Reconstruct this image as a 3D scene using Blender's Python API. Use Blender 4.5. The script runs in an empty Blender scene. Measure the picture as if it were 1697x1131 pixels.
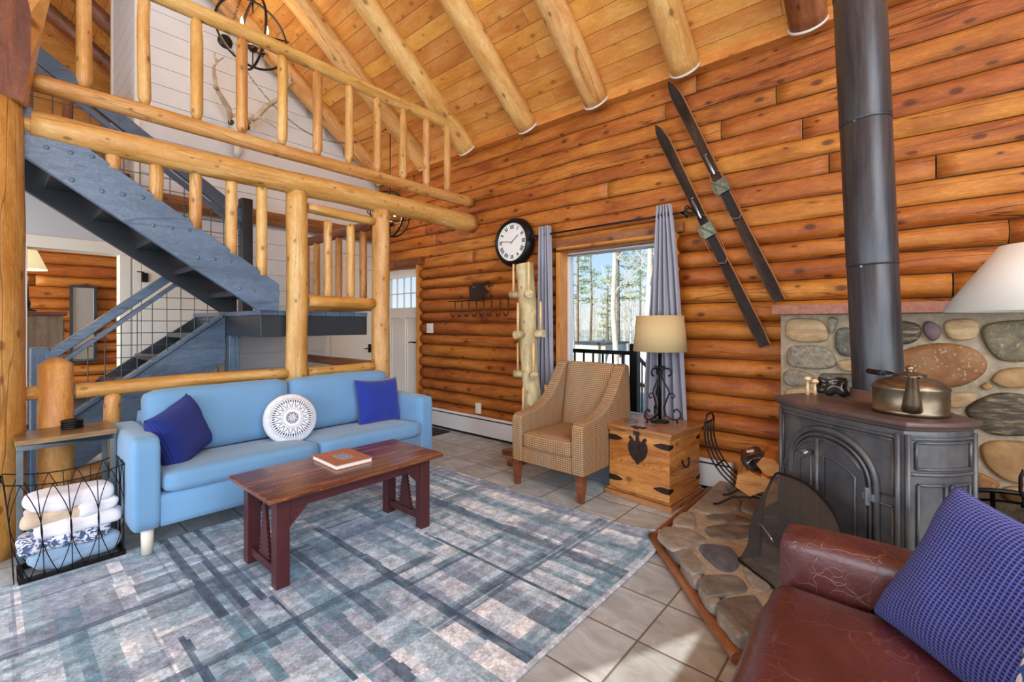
import bpy, math, random
from mathutils import Vector, Matrix, noise
R = random.Random(7)
PI = math.pi
C = bpy.context.scene.collection
sc = bpy.context.scene

# ------------------------------------------------------------------ camera, world, sun, area lights, exposure
cam_d = bpy.data.cameras.new('camera'); cam = bpy.data.objects.new('camera', cam_d); C.objects.link(cam)
cam.location = (0, 0, 1.27)
cam.rotation_euler = (PI/2, 0, math.atan(651.5/751))
cam_d.sensor_width = 36; cam_d.lens = 751/1697*36; cam_d.shift_y = -27.5/1697; cam_d.clip_start = .02; cam_d.clip_end = 400
sc.camera = cam
sc.view_settings.view_transform = 'Standard'; sc.view_settings.look = 'None'
sc.view_settings.gamma = 1; sc.view_settings.use_curve_mapping = False
sc.view_settings.exposure = 0.22
sc.cycles.use_denoising = True
sc.cycles.max_bounces = 7; sc.cycles.diffuse_bounces = 4; sc.cycles.glossy_bounces = 3
sc.cycles.transparent_max_bounces = 12; sc.cycles.caustics_reflective = False; sc.cycles.caustics_refractive = False
sc.cycles.sample_clamp_indirect = 4

def lin(c):
    if isinstance(c, str):
        c = [int(c[i:i+2], 16)/255 for i in (0, 2, 4)]
    return tuple(((x/12.92) if x <= .04045 else ((x+.055)/1.055)**2.4) for x in c[:3]) + (1,)

w = bpy.data.worlds.new('world'); sc.world = w; w.use_nodes = True
nt = w.node_tree; nt.nodes.clear()
wo = nt.nodes.new('ShaderNodeOutputWorld'); bg = nt.nodes.new('ShaderNodeBackground')
tc = nt.nodes.new('ShaderNodeTexCoord'); sx = nt.nodes.new('ShaderNodeSeparateXYZ'); cr = nt.nodes.new('ShaderNodeValToRGB')
nt.links.new(tc.outputs['Generated'], sx.inputs[0]); nt.links.new(sx.outputs['Z'], cr.inputs[0])
cr.color_ramp.elements[0].position = 0.0; cr.color_ramp.elements[0].color = lin('dfeaf2')
cr.color_ramp.elements[1].position = .55; cr.color_ramp.elements[1].color = lin('6fa8dc')
e = cr.color_ramp.elements.new(.16); e.color = lin('a9cdea')
nt.links.new(cr.outputs[0], bg.inputs[0]); bg.inputs[1].default_value = 1.05; nt.links.new(bg.outputs[0], wo.inputs[0])

def light(name, typ, loc, energy, color=(1, 1, 1), size=1, sy=None, aim=None, radius=None):
    d = bpy.data.lights.new(name, typ); d.energy = energy; d.color = color
    if typ == 'AREA':
        d.size = size
        if sy: d.shape = 'RECTANGLE'; d.size_y = sy
    elif typ == 'POINT': d.shadow_soft_size = radius or .1
    o = bpy.data.objects.new(name, d); C.objects.link(o); o.location = loc
    if aim is not None: o.rotation_euler = Vector(aim).to_track_quat('-Z', 'Y').to_euler()
    return o
SUN = Vector((.02, 1, -.466))
sd = bpy.data.lights.new('sun', 'SUN'); sd.energy = 7.0; sd.angle = .005; sd.color = (1, .93, .82)
so = bpy.data.objects.new('sun', sd); C.objects.link(so); so.rotation_euler = SUN.to_track_quat('-Z', 'Y').to_euler()
# daylight from assumed, unseen gable windows behind the camera, plus fill lights added without windows
light('assumed_gable_daylight', 'AREA', (3.05, -.6, 2.5), 330, (.84, .92, 1), 5.4, 4.2, (-1, .12, -.05))  # area light standing in for daylight through the assumed gable windows
light('side_fill_area', 'AREA', (-.4, -4.25, 1.6), 250, (.78, .88, 1), 6.0, 2.4, (-.1, 1, .12))  # added bluish fill light; the wall behind it has no such window
light('floor_fill_area', 'AREA', (2.9, -.4, 4.6), 130, (.84, .92, 1), 3.6, 1.4, (-1, .25, -.85))  # added fill brightening floor and sofa from above; no window is built here
light('stair_fill_area', 'AREA', (-4.7, -4.25, 1.5), 110, (.75, .87, 1), 2.2, 2.4, (0, 1, .1))  # added bluish fill towards the stairs, unseen; no window is built there
light('loft_fill_area', 'AREA', (-7.6, -4.1, 4.0), 150, (1, .95, .88), 3.0, 1.6, (0, 1, 0))  # unseen fill light added to brighten the loft
light('bedroom_fill_area', 'AREA', (-7.1, -2.3, 1.5), 120, (1, .93, .84), 1.6, 1.4, (-.25, 1, 0))  # unseen warm fill added to brighten the bedroom logs

# ------------------------------------------------------------------ mesh builder
WL = {}
class MB:
    def __init__(s): s.v = []; s.f = []; s.m = []; s.uv = []; s.col = []; s.sm = []
    def add(s, vs, fs, mi=0, uvs=None, smooth=False, col=None):
        b = len(s.v); s.v += [tuple(p) for p in vs]
        for i, f in enumerate(fs):
            s.f.append(tuple(b+j for j in f)); s.m.append(mi); s.sm.append(smooth)
            s.uv.append(uvs[i] if uvs else None); s.col.append(col[i] if isinstance(col, list) else col)
        return s
    def box(s, lo, hi, mi=0, M=None, ax=None, col=None):
        lo, hi = Vector(lo), Vector(hi)
        vs = [Vector((x, y, z)) for x in (lo.x, hi.x) for y in (lo.y, hi.y) for z in (lo.z, hi.z)]
        fs = [(0, 1, 3, 2), (4, 6, 7, 5), (0, 4, 5, 1), (2, 3, 7, 6), (0, 2, 6, 4), (1, 5, 7, 3)]
        d = hi-lo; a = ax if ax is not None else max(range(3), key=lambda i: d[i])
        o = [R.random()*20, R.randint(0, 60)*10]
        uvs = []
        for k, f in enumerate(fs):
            n = k//2; rest = [i for i in range(3) if i != n]
            if a in rest: u = a; vv = [i for i in rest if i != a][0]
            else: u, vv = rest
            uvs.append([(vs[j][u]-lo[u]+o[0], vs[j][vv]-lo[vv]+o[1]+.5*k) for j in f])
        if M: vs = [M @ p for p in vs]
        return s.add(vs, fs, mi, uvs, False, col)
    def cbox(s, c, d, mi=0, M=None, ax=None):
        return s.box([c[i]-d[i]/2 for i in range(3)], [c[i]+d[i]/2 for i in range(3)], mi, M, ax)
    def tube(s, pts, rad, seg=12, mi=0, cap=True, wob=0, flat=None, smooth=True):
        pts = [Vector(p) for p in pts]; n = len(pts)
        rad = rad if isinstance(rad, (list, tuple)) else [rad]*n
        o = R.random()*20, R.randint(0, 60)*10
        t0 = (pts[1]-pts[0]).normalized()
        up = Vector((0, 0, 1)) if abs(t0.z) < .9 else Vector((1, 0, 0))
        x = t0.cross(up).normalized(); vs = []; L = [0]; ph = R.random()*50
        for i in range(n):
            if i: L.append(L[-1]+(pts[i]-pts[i-1]).length)
            t = (pts[min(i+1, n-1)]-pts[max(i-1, 0)]).normalized()
            x = (x-t*x.dot(t)).normalized(); y = t.cross(x)
            for k in range(seg):
                a = 2*PI*k/seg
                r = rad[i]*(1+(wob*noise.noise(Vector((L[-1]*2.2+ph, math.cos(a)*.9, math.sin(a)*.9))) if wob else 0))
                vs.append(pts[i]+x*(r*math.cos(a))+y*(r*math.sin(a)*(flat or 1)))
        fs = []; uvs = []; rr = max(rad)
        for i in range(n-1):
            for k in range(seg):
                k2 = (k+1) % seg
                fs.append((i*seg+k, i*seg+k2, (i+1)*seg+k2, (i+1)*seg+k))
                a, b = k/seg*2*PI*rr, (k+1)/seg*2*PI*rr
                uvs.append([(L[i]+o[0], a+o[1]), (L[i]+o[0], b+o[1]), (L[i+1]+o[0], b+o[1]), (L[i+1]+o[0], a+o[1])])
        s.add(vs, fs, mi, uvs, smooth)
        if cap:
            b = len(s.v)-len(vs)
            for r, rev in ((range(seg), True), (range((n-1)*seg, n*seg), False)):
                f = [b+j for j in r]
                if rev: f = f[::-1]
                s.f.append(tuple(f)); s.m.append(mi if cap is True else cap); s.sm.append(False); s.col.append(None)
                s.uv.append([(o[0]+.3*math.cos(2*PI*j/seg)*rr, o[1]+rr*math.sin(2*PI*j/seg)) for j in range(seg)])
        return s
    def log(s, p0, p1, r0, r1=None, seg=18, mi=0, wob=.12, tenon=0, bend=.0):
        p0, p1 = Vector(p0), Vector(p1); r1 = r1 or r0; Ln = (p1-p0).length; n = max(3, int(Ln/.09))
        ph = R.random()*40; pts = []; rd = []
        for i in range(n+1):
            t = i/n; p = p0.lerp(p1, t)
            env = min(1, 4*t, 4*(1-t))
            p = p+Vector((noise.noise(Vector((t*Ln*.6, ph, 0))), noise.noise(Vector((t*Ln*.6, ph, 9))), noise.noise(Vector((t*Ln*.6, ph, 19)))))*bend*env
            r = r0+(r1-r0)*t
            pts.append(p); rd.append(r)
        if tenon:
            d = (p1-p0).normalized()
            pts = [p0-d*0, p0+d*tenon]+pts[1:-1]+[p1-d*tenon, p1]
            pts[1] = p0+d*min(tenon, Ln*.1)
            pts = [q for q in pts]; rd = [r0*.62, r0]+rd[1:-1]+[r1, r1*.62]
        return s.tube(pts, rd, seg, mi, True, wob)
    def lathe(s, prof, c=(0, 0, 0), seg=32, mi=0, M=None, smooth=True, sc=(1, 1)):
        vs = []; c = Vector(c)
        for r, z in prof:
            for k in range(seg):
                a = 2*PI*k/seg; vs.append(Vector((r*math.cos(a)*sc[0], r*math.sin(a)*sc[1], z)))
        if M: vs = [M @ p for p in vs]
        vs = [p+c for p in vs]; fs = []
        for i in range(len(prof)-1):
            for k in range(seg):
                k2 = (k+1) % seg; fs.append((i*seg+k, i*seg+k2, (i+1)*seg+k2, (i+1)*seg+k))
        return s.add(vs, fs, mi, None, smooth)
    def prism(s, poly, axis, a, b, mi=0, M=None, smooth=False):
        n = len(poly); vs = []
        for t in (a, b):
            for p, q in poly:
                v = [0, 0, 0]; o = [i for i in range(3) if i != axis]; v[axis] = t; v[o[0]] = p; v[o[1]] = q
                vs.append(M @ Vector(v) if M else Vector(v))
        fs = [tuple(range(n))[::-1], tuple(range(n, 2*n))]
        s.add(vs, fs, mi)
        s.add(vs, [(i, (i+1) % n, n+(i+1) % n, n+i) for i in range(n)], mi, None, smooth)
        return s
    def soft(s, c, d, r=.04, puff=(0, 0, 0), n=12, mi=0, M=None, noi=0, nf=6):
        c = Vector(c); h = Vector(d)/2
        ph = R.random()*30
        for ax in range(3):
            for sg in (-1, 1):
                vs = []; u, v = [i for i in range(3) if i != ax]
                for i in range(n+1):
                    for j in range(n+1):
                        p = [0, 0, 0]; p[ax] = sg; p[u] = math.tan((-1+2*i/n)*.9)/math.tan(.9); p[v] = math.tan((-1+2*j/n)*.9)/math.tan(.9)
                        q = Vector((p[0]*h.x, p[1]*h.y, p[2]*h.z))
                        inn = Vector([max(-(h[k]-r), min(h[k]-r, q[k])) for k in range(3)])
                        dl = q-inn
                        if dl.length > 1e-6: q = inn+dl.normalized()*r
                        e = [1-min(1, abs(q[k]/h[k]))**2 for k in range(3)]
                        for k in range(3):
                            o2 = [m for m in range(3) if m != k]
                            if puff[k]: q[k] += (1 if q[k] > 0 else -1)*puff[k]*math.sqrt(max(0, e[o2[0]]*e[o2[1]]))*min(1, abs(q[k])/h[k])
                        if noi:
                            nn = q*nf+Vector((ph, 0, 0)); q = q+q.normalized()*noi*noise.noise(nn)
                        vs.append(q+c)
                if M: vs = [M @ p for p in vs]
                fs = []
                for i in range(n):
                    for j in range(n):
                        f = (i*(n+1)+j, (i+1)*(n+1)+j, (i+1)*(n+1)+j+1, i*(n+1)+j+1)
                        if (sg > 0) != (ax != 1): f = f[::-1]
                        fs.append(f)
                s.add(vs, fs, mi, None, True)
        return s
    def pillow(s, W, H, T, M, n=26, rnd=0, mi=0, ears=.10, noi=.006):
        ph = R.random()*50
        for sg in (1, -1):
            vs = []; uvs = []
            for i in range(n+1):
                for j in range(n+1):
                    a, b = -1+2*i/n, -1+2*j/n
                    if rnd:
                        rr = max(abs(a), abs(b)); L = math.hypot(a, b) or 1; x, y = a/L*rr, b/L*rr
                        t = math.sqrt(max(0, 1-rr**2.6))*T/2*(.55+.45*math.sqrt(max(0, 1-rr**2)))
                        x *= W/2; y *= H/2
                    else:
                        x = a*(1-ears*(1-b*b)*abs(a)**1.5)*W/2; y = b*(1-ears*(1-a*a)*abs(b)**1.5)*H/2
                        t = T/2*(max(0, (1-a**4)*(1-b**4)))**.55
                    t += noi*noise.noise(Vector((a*2.5+ph, b*2.5, sg)))*min(1, t*30)
                    t = max(t, .0)
                    vs.append(M @ Vector((x, sg*t, y)))
            fs = []
            for i in range(n):
                for j in range(n):
                    f = (i*(n+1)+j, (i+1)*(n+1)+j, (i+1)*(n+1)+j+1, i*(n+1)+j+1)
                    uv = [((k//(n+1))/n*W, (k % (n+1))/n*H) for k in f]
                    if sg > 0: f = f[::-1]; uv = uv[::-1]
                    fs.append(f); uvs.append(uv)
            s.add(vs, fs, mi, uvs, True)
        return s
    def build(s, name, mats, parent=None, bevel=0, seg=2, local=False, merge=True, subd=0, colname=None):
        me = bpy.data.meshes.new(name)
        off = Vector((0, 0, 0)) if (local or parent is None) else WL.get(parent.name, Vector((0, 0, 0)))
        me.from_pydata([tuple(Vector(p)-off) for p in s.v], [], s.f)
        mats = mats if isinstance(mats, (list, tuple)) else [mats]
        for m in mats: me.materials.append(m)
        uvl = me.uv_layers.new(name='UVMap'); data = uvl.data; li = 0
        for pi, p in enumerate(me.polygons):
            p.material_index = s.m[pi]; p.use_smooth = s.sm[pi]
            uv = s.uv[pi]
            if uv is None:
                nn = p.normal; a = max(range(3), key=lambda i: abs(nn[i])); o = [i for i in range(3) if i != a]
                uv = [(me.vertices[k].co[o[0]], me.vertices[k].co[o[1]]) for k in p.vertices]
            for k in range(p.loop_total): data[p.loop_start+k].uv = uv[k]
        if any(c is not None for c in s.col):
            ca = me.color_attributes.new('Col', 'BYTE_COLOR', 'CORNER')
            for pi, p in enumerate(me.polygons):
                c = s.col[pi] or (1, 1, 1, 1)
                for k in range(p.loop_total): ca.data[p.loop_start+k].color = c
        o = bpy.data.objects.new(name, me); C.objects.link(o)
        if merge:
            import bmesh
            bm = bmesh.new(); bm.from_mesh(me); bmesh.ops.remove_doubles(bm, verts=bm.verts, dist=1e-5); bmesh.ops.recalc_face_normals(bm, faces=bm.faces); bm.to_mesh(me); bm.free()
        if parent is not None: o.parent = parent; WL[o.name] = off
        if bevel:
            b = o.modifiers.new('bevel', 'BEVEL'); b.width = bevel; b.segments = seg; b.limit_method = 'ANGLE'; b.angle_limit = .7
            for p in me.polygons: p.use_smooth = True
            b.harden_normals = False
            try:
                wn = o.modifiers.new('wn', 'WEIGHTED_NORMAL'); wn.keep_sharp = True
            except Exception: pass
        if subd:
            q = o.modifiers.new('sub', 'SUBSURF'); q.levels = subd; q.render_levels = subd
        return o

def tag(o, label, cat, group=None, kind=None):
    o['label'] = label
    if cat: o['category'] = cat
    if group: o['group'] = group
    if kind: o['kind'] = kind
    return o
def thing(name, label, cat, loc=(0, 0, 0), rotz=0, group=None):
    o = bpy.data.objects.new(name, None); C.objects.link(o); o.empty_display_size = .1
    o.location = loc; o.rotation_euler = (0, 0, rotz); WL[o.name] = Vector(loc)
    return tag(o, label, cat, group)
def struct(o): o['kind'] = 'structure'; return o
def copy_tree(o, parent=None, loc=None, rotz=None, label=None):
    c = o.copy(); C.objects.link(c); c.parent = parent
    if loc is not None: c.location = loc
    if rotz is not None: c.rotation_euler = (0, 0, rotz)
    if label: c['label'] = label
    for ch in [x for x in o.children]: copy_tree(ch, c)
    return c

# ------------------------------------------------------------------ materials
class NG:
    def __init__(s, name):
        s.mat = bpy.data.materials.new(name); s.mat.use_nodes = True; s.t = s.mat.node_tree; s.t.nodes.clear()
        s.out = s.n('ShaderNodeOutputMaterial'); s.b = s.n('ShaderNodeBsdfPrincipled'); s.l(s.b.outputs[0], s.out.inputs[0])
    def n(s, t, **k):
        x = s.t.nodes.new(t)
        for a, b in k.items(): setattr(x, a, b)
        return x
    def l(s, a, b): s.t.links.new(a, b)
    def val(s, inp, v):
        if hasattr(v, 'is_output') or isinstance(v, bpy.types.NodeSocket): s.l(v, inp)
        else: inp.default_value = v
    def math(s, op, a, b=None, c=None, clamp=False):
        x = s.n('ShaderNodeMath', operation=op, use_clamp=clamp); s.val(x.inputs[0], a)
        if b is not None: s.val(x.inputs[1], b)
        if c is not None: s.val(x.inputs[2], c)
        return x.outputs[0]
    def mix(s, f, a, b, blend='MIX'):
        x = s.n('ShaderNodeMix', data_type='RGBA', blend_type=blend); s.val(x.inputs[0], f); s.val(x.inputs[6], a); s.val(x.inputs[7], b); return x.outputs[2]
    def comb(s, x, y, z):
        k = s.n('ShaderNodeCombineXYZ'); s.val(k.inputs[0], x); s.val(k.inputs[1], y); s.val(k.inputs[2], z); return k.outputs[0]
    def noise(s, vec, scale, detail=3, rough=.55, dist=0, dim='3D'):
        x = s.n('ShaderNodeTexNoise', noise_dimensions=dim); s.l(vec, x.inputs['Vector']); x.inputs['Scale'].default_value = scale
        x.inputs['Detail'].default_value = detail; x.inputs['Roughness'].default_value = rough; x.inputs['Distortion'].default_value = dist; return x
    def ramp(s, f, stops, interp='LINEAR'):
        x = s.n('ShaderNodeValToRGB'); s.val(x.inputs[0], f); cr = x.color_ramp; cr.interpolation = interp
        for i, (p, c) in enumerate(stops):
            c = lin(c) if isinstance(c, (str, tuple)) and not (isinstance(c, tuple) and len(c) == 4) else c
            if isinstance(c, (int, float)): c = (c, c, c, 1)
            if i < 2: cr.elements[i].position = p; cr.elements[i].color = c
            else: cr.elements.new(p).color = c
        return x.outputs[0]
    def uv(s): return s.n('ShaderNodeTexCoord').outputs['UV']
    def obj(s): return s.n('ShaderNodeTexCoord').outputs['Object']
    def sep(s, v):
        x = s.n('ShaderNodeSeparateXYZ'); s.l(v, x.inputs[0]); return x.outputs
    def bump(s, h, strength=.3, dist=.01):
        x = s.n('ShaderNodeBump'); s.val(x.inputs['Height'], h); x.inputs['Strength'].default_value = strength; x.inputs['Distance'].default_value = dist
        s.l(x.outputs[0], s.b.inputs['Normal']); return x
    def fin(s, col, rough=.5, metal=0, spec=None, coat=0):
        s.val(s.b.inputs['Base Color'], col if not isinstance(col, str) else lin(col)); s.val(s.b.inputs['Roughness'], rough)
        s.b.inputs['Metallic'].default_value = metal
        if spec is not None: s.b.inputs['Specular IOR Level'].default_value = spec
        if coat: s.b.inputs['Coat Weight'].default_value = coat; s.b.inputs['Coat Roughness'].default_value = .15
        return s.mat

def wood(name, dark, mid, light_, rough=.4, var=.25, knots=1.0, crack=.6, kscale=4.0, streak=7.0, coat=0, bump=.35, spec=.4, patch=.0, fleck=.42, scratch=0):
    g = NG(name); u, v, _ = g.sep(g.uv())
    idn = g.math('FLOOR', g.math('DIVIDE', v, 10.0)); wn = g.n('ShaderNodeTexWhiteNoise', noise_dimensions='1D'); g.l(idn, wn.inputs['W']); rnd = wn.outputs['Value']
    vv = g.math('SUBTRACT', v, g.math('MULTIPLY', idn, 10.0))
    base = g.comb(u, g.math('MULTIPLY', vv, streak), g.math('MULTIPLY', rnd, 37.0))
    n1 = g.noise(base, 1.6, 5, .6, .6).outputs[0]
    fine = g.noise(g.comb(g.math('MULTIPLY', u, 5.0), g.math('MULTIPLY', vv, 110.0), g.math('MULTIPLY', rnd, 13.0)), 1.0, 3, .6).outputs[0]
    col = g.ramp(n1, [(.30, dark), (.68, light_), (.48, mid)])
    col = g.mix(g.math('MULTIPLY', g.math('SUBTRACT', fine, .35, clamp=True), .55), col, lin(dark))
    fl = g.noise(g.comb(g.math('MULTIPLY', u, 16.0), g.math('MULTIPLY', vv, 34.0), g.math('MULTIPLY', rnd, 9.0)), 1.0, 5, .7, .8).outputs[0]
    flm = g.ramp(fl, [(.36, 0.0), (.66, 1.0)])
    col = g.mix(g.math('MULTIPLY', g.math('SUBTRACT', 1.0, flm), fleck), col, lin(dark)); col = g.mix(g.math('MULTIPLY', g.ramp(fl, [(.58, 0.0), (.74, 1.0)]), fleck), col, lin(light_))
    # knots
    kv = g.comb(u, g.math('MULTIPLY', vv, 1.5), g.math('MULTIPLY', rnd, 11.0))
    vo = g.n('ShaderNodeTexVoronoi', feature='F1', voronoi_dimensions='2D'); vo.inputs['Scale'].default_value = kscale; vo.inputs['Randomness'].default_value = 1
    kv2 = g.comb(g.math('ADD', u, g.math('MULTIPLY', rnd, 23.0)), g.math('MULTIPLY', vv, 1.5), 0.0); g.l(kv2, vo.inputs['Vector'])
    pick = g.math('GREATER_THAN', g.sep(vo.outputs['Color'])[0], .62)
    siz = g.math('ADD', .6, g.math('MULTIPLY', g.sep(vo.outputs['Color'])[1], .9)); dst = g.math('DIVIDE', vo.outputs['Distance'], siz)
    kn = g.math('MULTIPLY', pick, g.ramp(dst, [(.0, 1.0), (.125, 0.0), (.075, .85)]))
    halo = g.math('MULTIPLY', pick, g.ramp(dst, [(.05, 1.0), (.26, 0.0)]))
    col = g.mix(g.math('MULTIPLY', halo, .35*knots), col, lin(dark)); 
    dk = tuple(x*.35 for x in lin(dark)[:3])+(1,)
    col = g.mix(g.math('MULTIPLY', kn, .75*knots), col, dk)
    # drying cracks: thin contour of a stretched noise
    cn = g.noise(g.comb(g.math('MULTIPLY', u, .55), g.math('MULTIPLY', vv, 9.0), g.math('MULTIPLY', rnd, 51.0)), 1.0, 2, .5).outputs[0]
    c1 = g.math('ABSOLUTE', g.math('SUBTRACT', cn, .60)); cm = g.ramp(c1, [(.0, 1.0), (.010, 0.0)])
    cmask = g.math('MULTIPLY', cm, crack)
    col = g.mix(cmask, col, tuple(x*.25 for x in lin(dark)[:3])+(1,))
    if patch:
        pn = g.noise(g.comb(g.math('MULTIPLY', u, 1.2), g.math('MULTIPLY', vv, 3.0), rnd), 2.0, 4, .6, 1.0).outputs[0]
        col = g.mix(g.math('MULTIPLY', g.ramp(pn, [(.42, 0.0), (.62, 1.0)]), patch), col, lin(dark))
    if scratch:
        zz = g.sep(g.obj())[2]; band = g.ramp(g.math('ABSOLUTE', g.math('SUBTRACT', zz, .285)), [(.015, 1.0), (.055, 0.0)])
        sn = g.noise(g.comb(g.math('MULTIPLY', u, 22.0), g.math('MULTIPLY', vv, 75.0), 2.0), 1.0, 3, .6, 1.5).outputs[0]
        col = g.mix(g.math('MULTIPLY', g.math('MULTIPLY', g.ramp(sn, [(.56, 0.0), (.60, 1.0)]), band), scratch), col, tuple(x*.3 for x in lin(dark)[:3])+(1,))
    hsv = g.n('ShaderNodeHueSaturation'); g.l(col, hsv.inputs['Color'])
    g.l(g.math('ADD', 1.0-var/2, g.math('MULTIPLY', rnd, var)), hsv.inputs['Value'])
    g.l(g.math('ADD', .5-.008, g.math('MULTIPLY', rnd, .016)), hsv.inputs['Hue'])
    h = g.math('SUBTRACT', g.math('ADD', g.math('MULTIPLY', n1, .8), g.math('ADD', g.math('MULTIPLY', fine, .25), g.math('MULTIPLY', flm, .35))), g.math('MULTIPLY', cmask, 1.2))
    g.bump(h, bump, .012)
    return g.fin(hsv.outputs[0], rough, 0, spec, coat)

def plain(name, c, rough=.5, metal=0, var=.0, scale=30, bump=0, c2=None, spec=None, coat=0, stretch=None):
    g = NG(name)
    if var or bump or c2:
        v = g.obj()
        if stretch:
            m = g.n('ShaderNodeMapping'); m.inputs['Scale'].default_value = stretch; g.l(v, m.inputs[0]); v = m.outputs[0]
        n = g.noise(v, scale, 4, .6).outputs[0]
        c2 = c2 or tuple(min(1, x*(1-var)) for x in lin(c)[:3])+(1,)
        if isinstance(c2, str): c2 = lin(c2)
        col = g.mix(g.ramp(n, [(.35, 0.0), (.65, 1.0)]), lin(c), c2)
        if bump: g.bump(n, bump, .004)
    else: col = lin(c)
    return g.fin(col, rough, metal, spec, coat)

M = {}
M['log_wall'] = wood('stained_wall_log', '84420f', 'b46a24', 'cd8637', .5, .26, 1.2, .75, 4.2, 3.2, bump=.45)
M['log_wall2'] = wood('bedroom_wall_log', '8a4612', 'b96c28', 'd0883c', .45, .22, 1, .4, 4.2, 3.2)
M['plank'] = wood('pine_ceiling_board', 'b87430', 'd99646', 'e6b062', .45, .24, .8, .0, 5.0, 4.0, bump=.12)
M['peeled'] = wood('peeled_pine', 'ae7834', 'd09c58', 'e2bc7c', .34, .10, 1.0, .45, 6.5, 5.0, bump=.4, spec=.5)
M['peeled_dark'] = wood('amber_log', 'a86c28', 'cc924a', 'deae68', .35, .10, 1.0, .5, 5.5, 5.0, bump=.4)
M['red_log'] = wood('red_brown_log', '6a3a1c', '8a5430', 'a67048', .4, .15, 1, .5, 4.5, 5.0)
M['dark_log'] = wood('dark_sawn_face', '4a2410', '6e3a1c', '8a5028', .5, .1, 1, .5, 5, 7)
M['rafter'] = wood('rafter_pine', 'b07838', 'd6a460', 'eac484', .45, .12, 1.0, .6, 4.0, 4.0, bump=.5)
M['bleached'] = wood('bleached_post', '94805a', 'd0ba88', 'e6dab0', .5, .1, 1.0, .3, 9.0, 3.0, patch=.5)
M['pale_foot'] = plain('pale_foot', 'e0d8c6', .5)
M['dowel'] = wood('pale_dowel', 'c89a62', 'ddb67e', 'eccb98', .5, .1, 0, 0, 5, 5, fleck=.1)
M['cut_end'] = plain('cut_log_end', 'e2c08c', .6, var=.2, scale=25)
M['chest'] = wood('honey_pine_chest', '96581e', 'c88a42', 'd9a258', .4, .1, .9, .5, 4, 7, patch=.15, scratch=.85)
M['chest_top'] = wood('worn_chest_lid', '7a4a26', 'a8713e', 'c08e5a', .3, .1, .8, .5, 5, 7, coat=.3)
M['table_red'] = plain('maroon_paint', '4e2326', .38, var=.25, scale=9)
def tabletop_mat():
    g = NG('worn_mahogany_top'); u, v, _ = g.sep(g.uv())
    vv = g.math('MODULO', v, 10.0)
    n = g.noise(g.comb(g.math('MULTIPLY', u, 1.2), g.math('MULTIPLY', vv, 9.0), 0.0), 2.2, 6, .65, .4).outputs[0]
    col = g.ramp(n, [(.3, '44200f'), (.7, '9c6640'), (.5, '6a3820')])
    sp = g.noise(g.comb(g.math('MULTIPLY', u, 6.0), g.math('MULTIPLY', vv, 18.0), 3.0), 3.0, 4, .7).outputs[0]
    col = g.mix(g.ramp(sp, [(.60, 0.0), (.72, .55)]), col, lin('c39a6c'))
    g.bump(n, .15, .003)
    return g.fin(col, .27, 0, .5, .2)
M['tabletop'] = tabletop_mat()
M['caulk'] = plain('white_caulk', 'd8d2c6', .6)
M['white'] = plain('white_paint', 'e6e2da', .45)
M['shiplap'] = plain('white_shiplap', 'd9dcdf', .5, var=.06, scale=4)
M['grey_wall'] = plain('grey_plaster', 'c2c6c8', .7)
M['trim_white'] = plain('cream_trim', 'e6e0d2', .4)
M['black_iron'] = plain('black_iron', '1b1a1b', .42, .6)
M['bronze'] = plain('dark_bronze', '3a302b', .4, .7)
M['grey_wire'] = plain('grey_wire', '565c63', .4, .7)
M['sky_tinted_paint'] = wood('sky_tinted_timber', '44566a', '566b82', '64798f', .30, .08, .3, .4, 4, 4, spec=.55)  # bluish sky reflection put into the base colour of the stair timber
M['slate_dark'] = plain('dark_painted_timber', '2e343a', .35, var=.2, scale=6)
M['steel'] = plain('brushed_steel', '8f959b', .3, .9)
M['hinge_grey'] = plain('hinge_grey', '7d848c', .35, .6)
M['galv'] = plain('galvanised_frame', '6c767c', .45, .4, var=.2, scale=30)
M['heater'] = plain('heater_enamel', 'd5d6d8', .35)
M['dark'] = plain('dark_void', '15120f', .8)
M['seam'] = plain('dark_seam', '2a170c', .9)
def fabric(name, c1, c2, scale=500, rough=.9, bump=.25, sheen=.3, mott=.0):
    g = NG(name); v = g.uv(); n = g.noise(v, scale, 2, .7).outputs[0]
    big = g.noise(g.obj(), 3.5, 3, .5).outputs[0]
    col = g.mix(n, lin(c1), lin(c2))
    if mott: col = g.mix(g.math('MULTIPLY', g.ramp(big, [(.35, 0.0), (.7, 1.0)]), mott), col, tuple(x*.8 for x in lin(c1)[:3])+(1,))
    g.bump(n, bump, .002); g.b.inputs['Sheen Weight'].default_value = sheen
    return g.fin(col, rough, 0, .2)
M['sofa_blue'] = fabric('blue_sofa_cloth', '5f8db6', '7ca8cc', 420, mott=.2)
M['curtain'] = fabric('grey_linen', '82838f', 'a9a9b4', 220)
M['towel_white'] = fabric('white_towel', 'dcd8e0', 'f0eef2', 300)
M['towel_tan'] = fabric('tan_towel', 'c2ab92', 'd6c2aa', 300)
M['towel_blue'] = fabric('light_blue_towel', '7f9cba', '9db7d2', 300)
def waffle(name, cd, cl, s):
    g = NG(name); u, v, _ = g.sep(g.uv())
    a = g.math('ABSOLUTE', g.math('SINE', g.math('MULTIPLY', u, PI/s))); b = g.math('ABSOLUTE', g.math('SINE', g.math('MULTIPLY', v, PI/(s*.8))))
    m = g.math('MULTIPLY', g.math('POWER', a, .6), g.math('POWER', b, .6)); col = g.mix(g.ramp(m, [(.35, 0.0), (.8, 1.0)]), lin(cl), lin(cd))
    g.bump(g.math('SUBTRACT', 1.0, m), .9, .004); g.b.inputs['Sheen Weight'].default_value = .08
    return g.fin(col, .85, 0, .2)
M['waffle'] = waffle('blue_waffle', '1a2060', '6068b8', .0105)
M['cobalt'] = waffle('cobalt_rib', '1b2a78', '2a3c96', .007)
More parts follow.
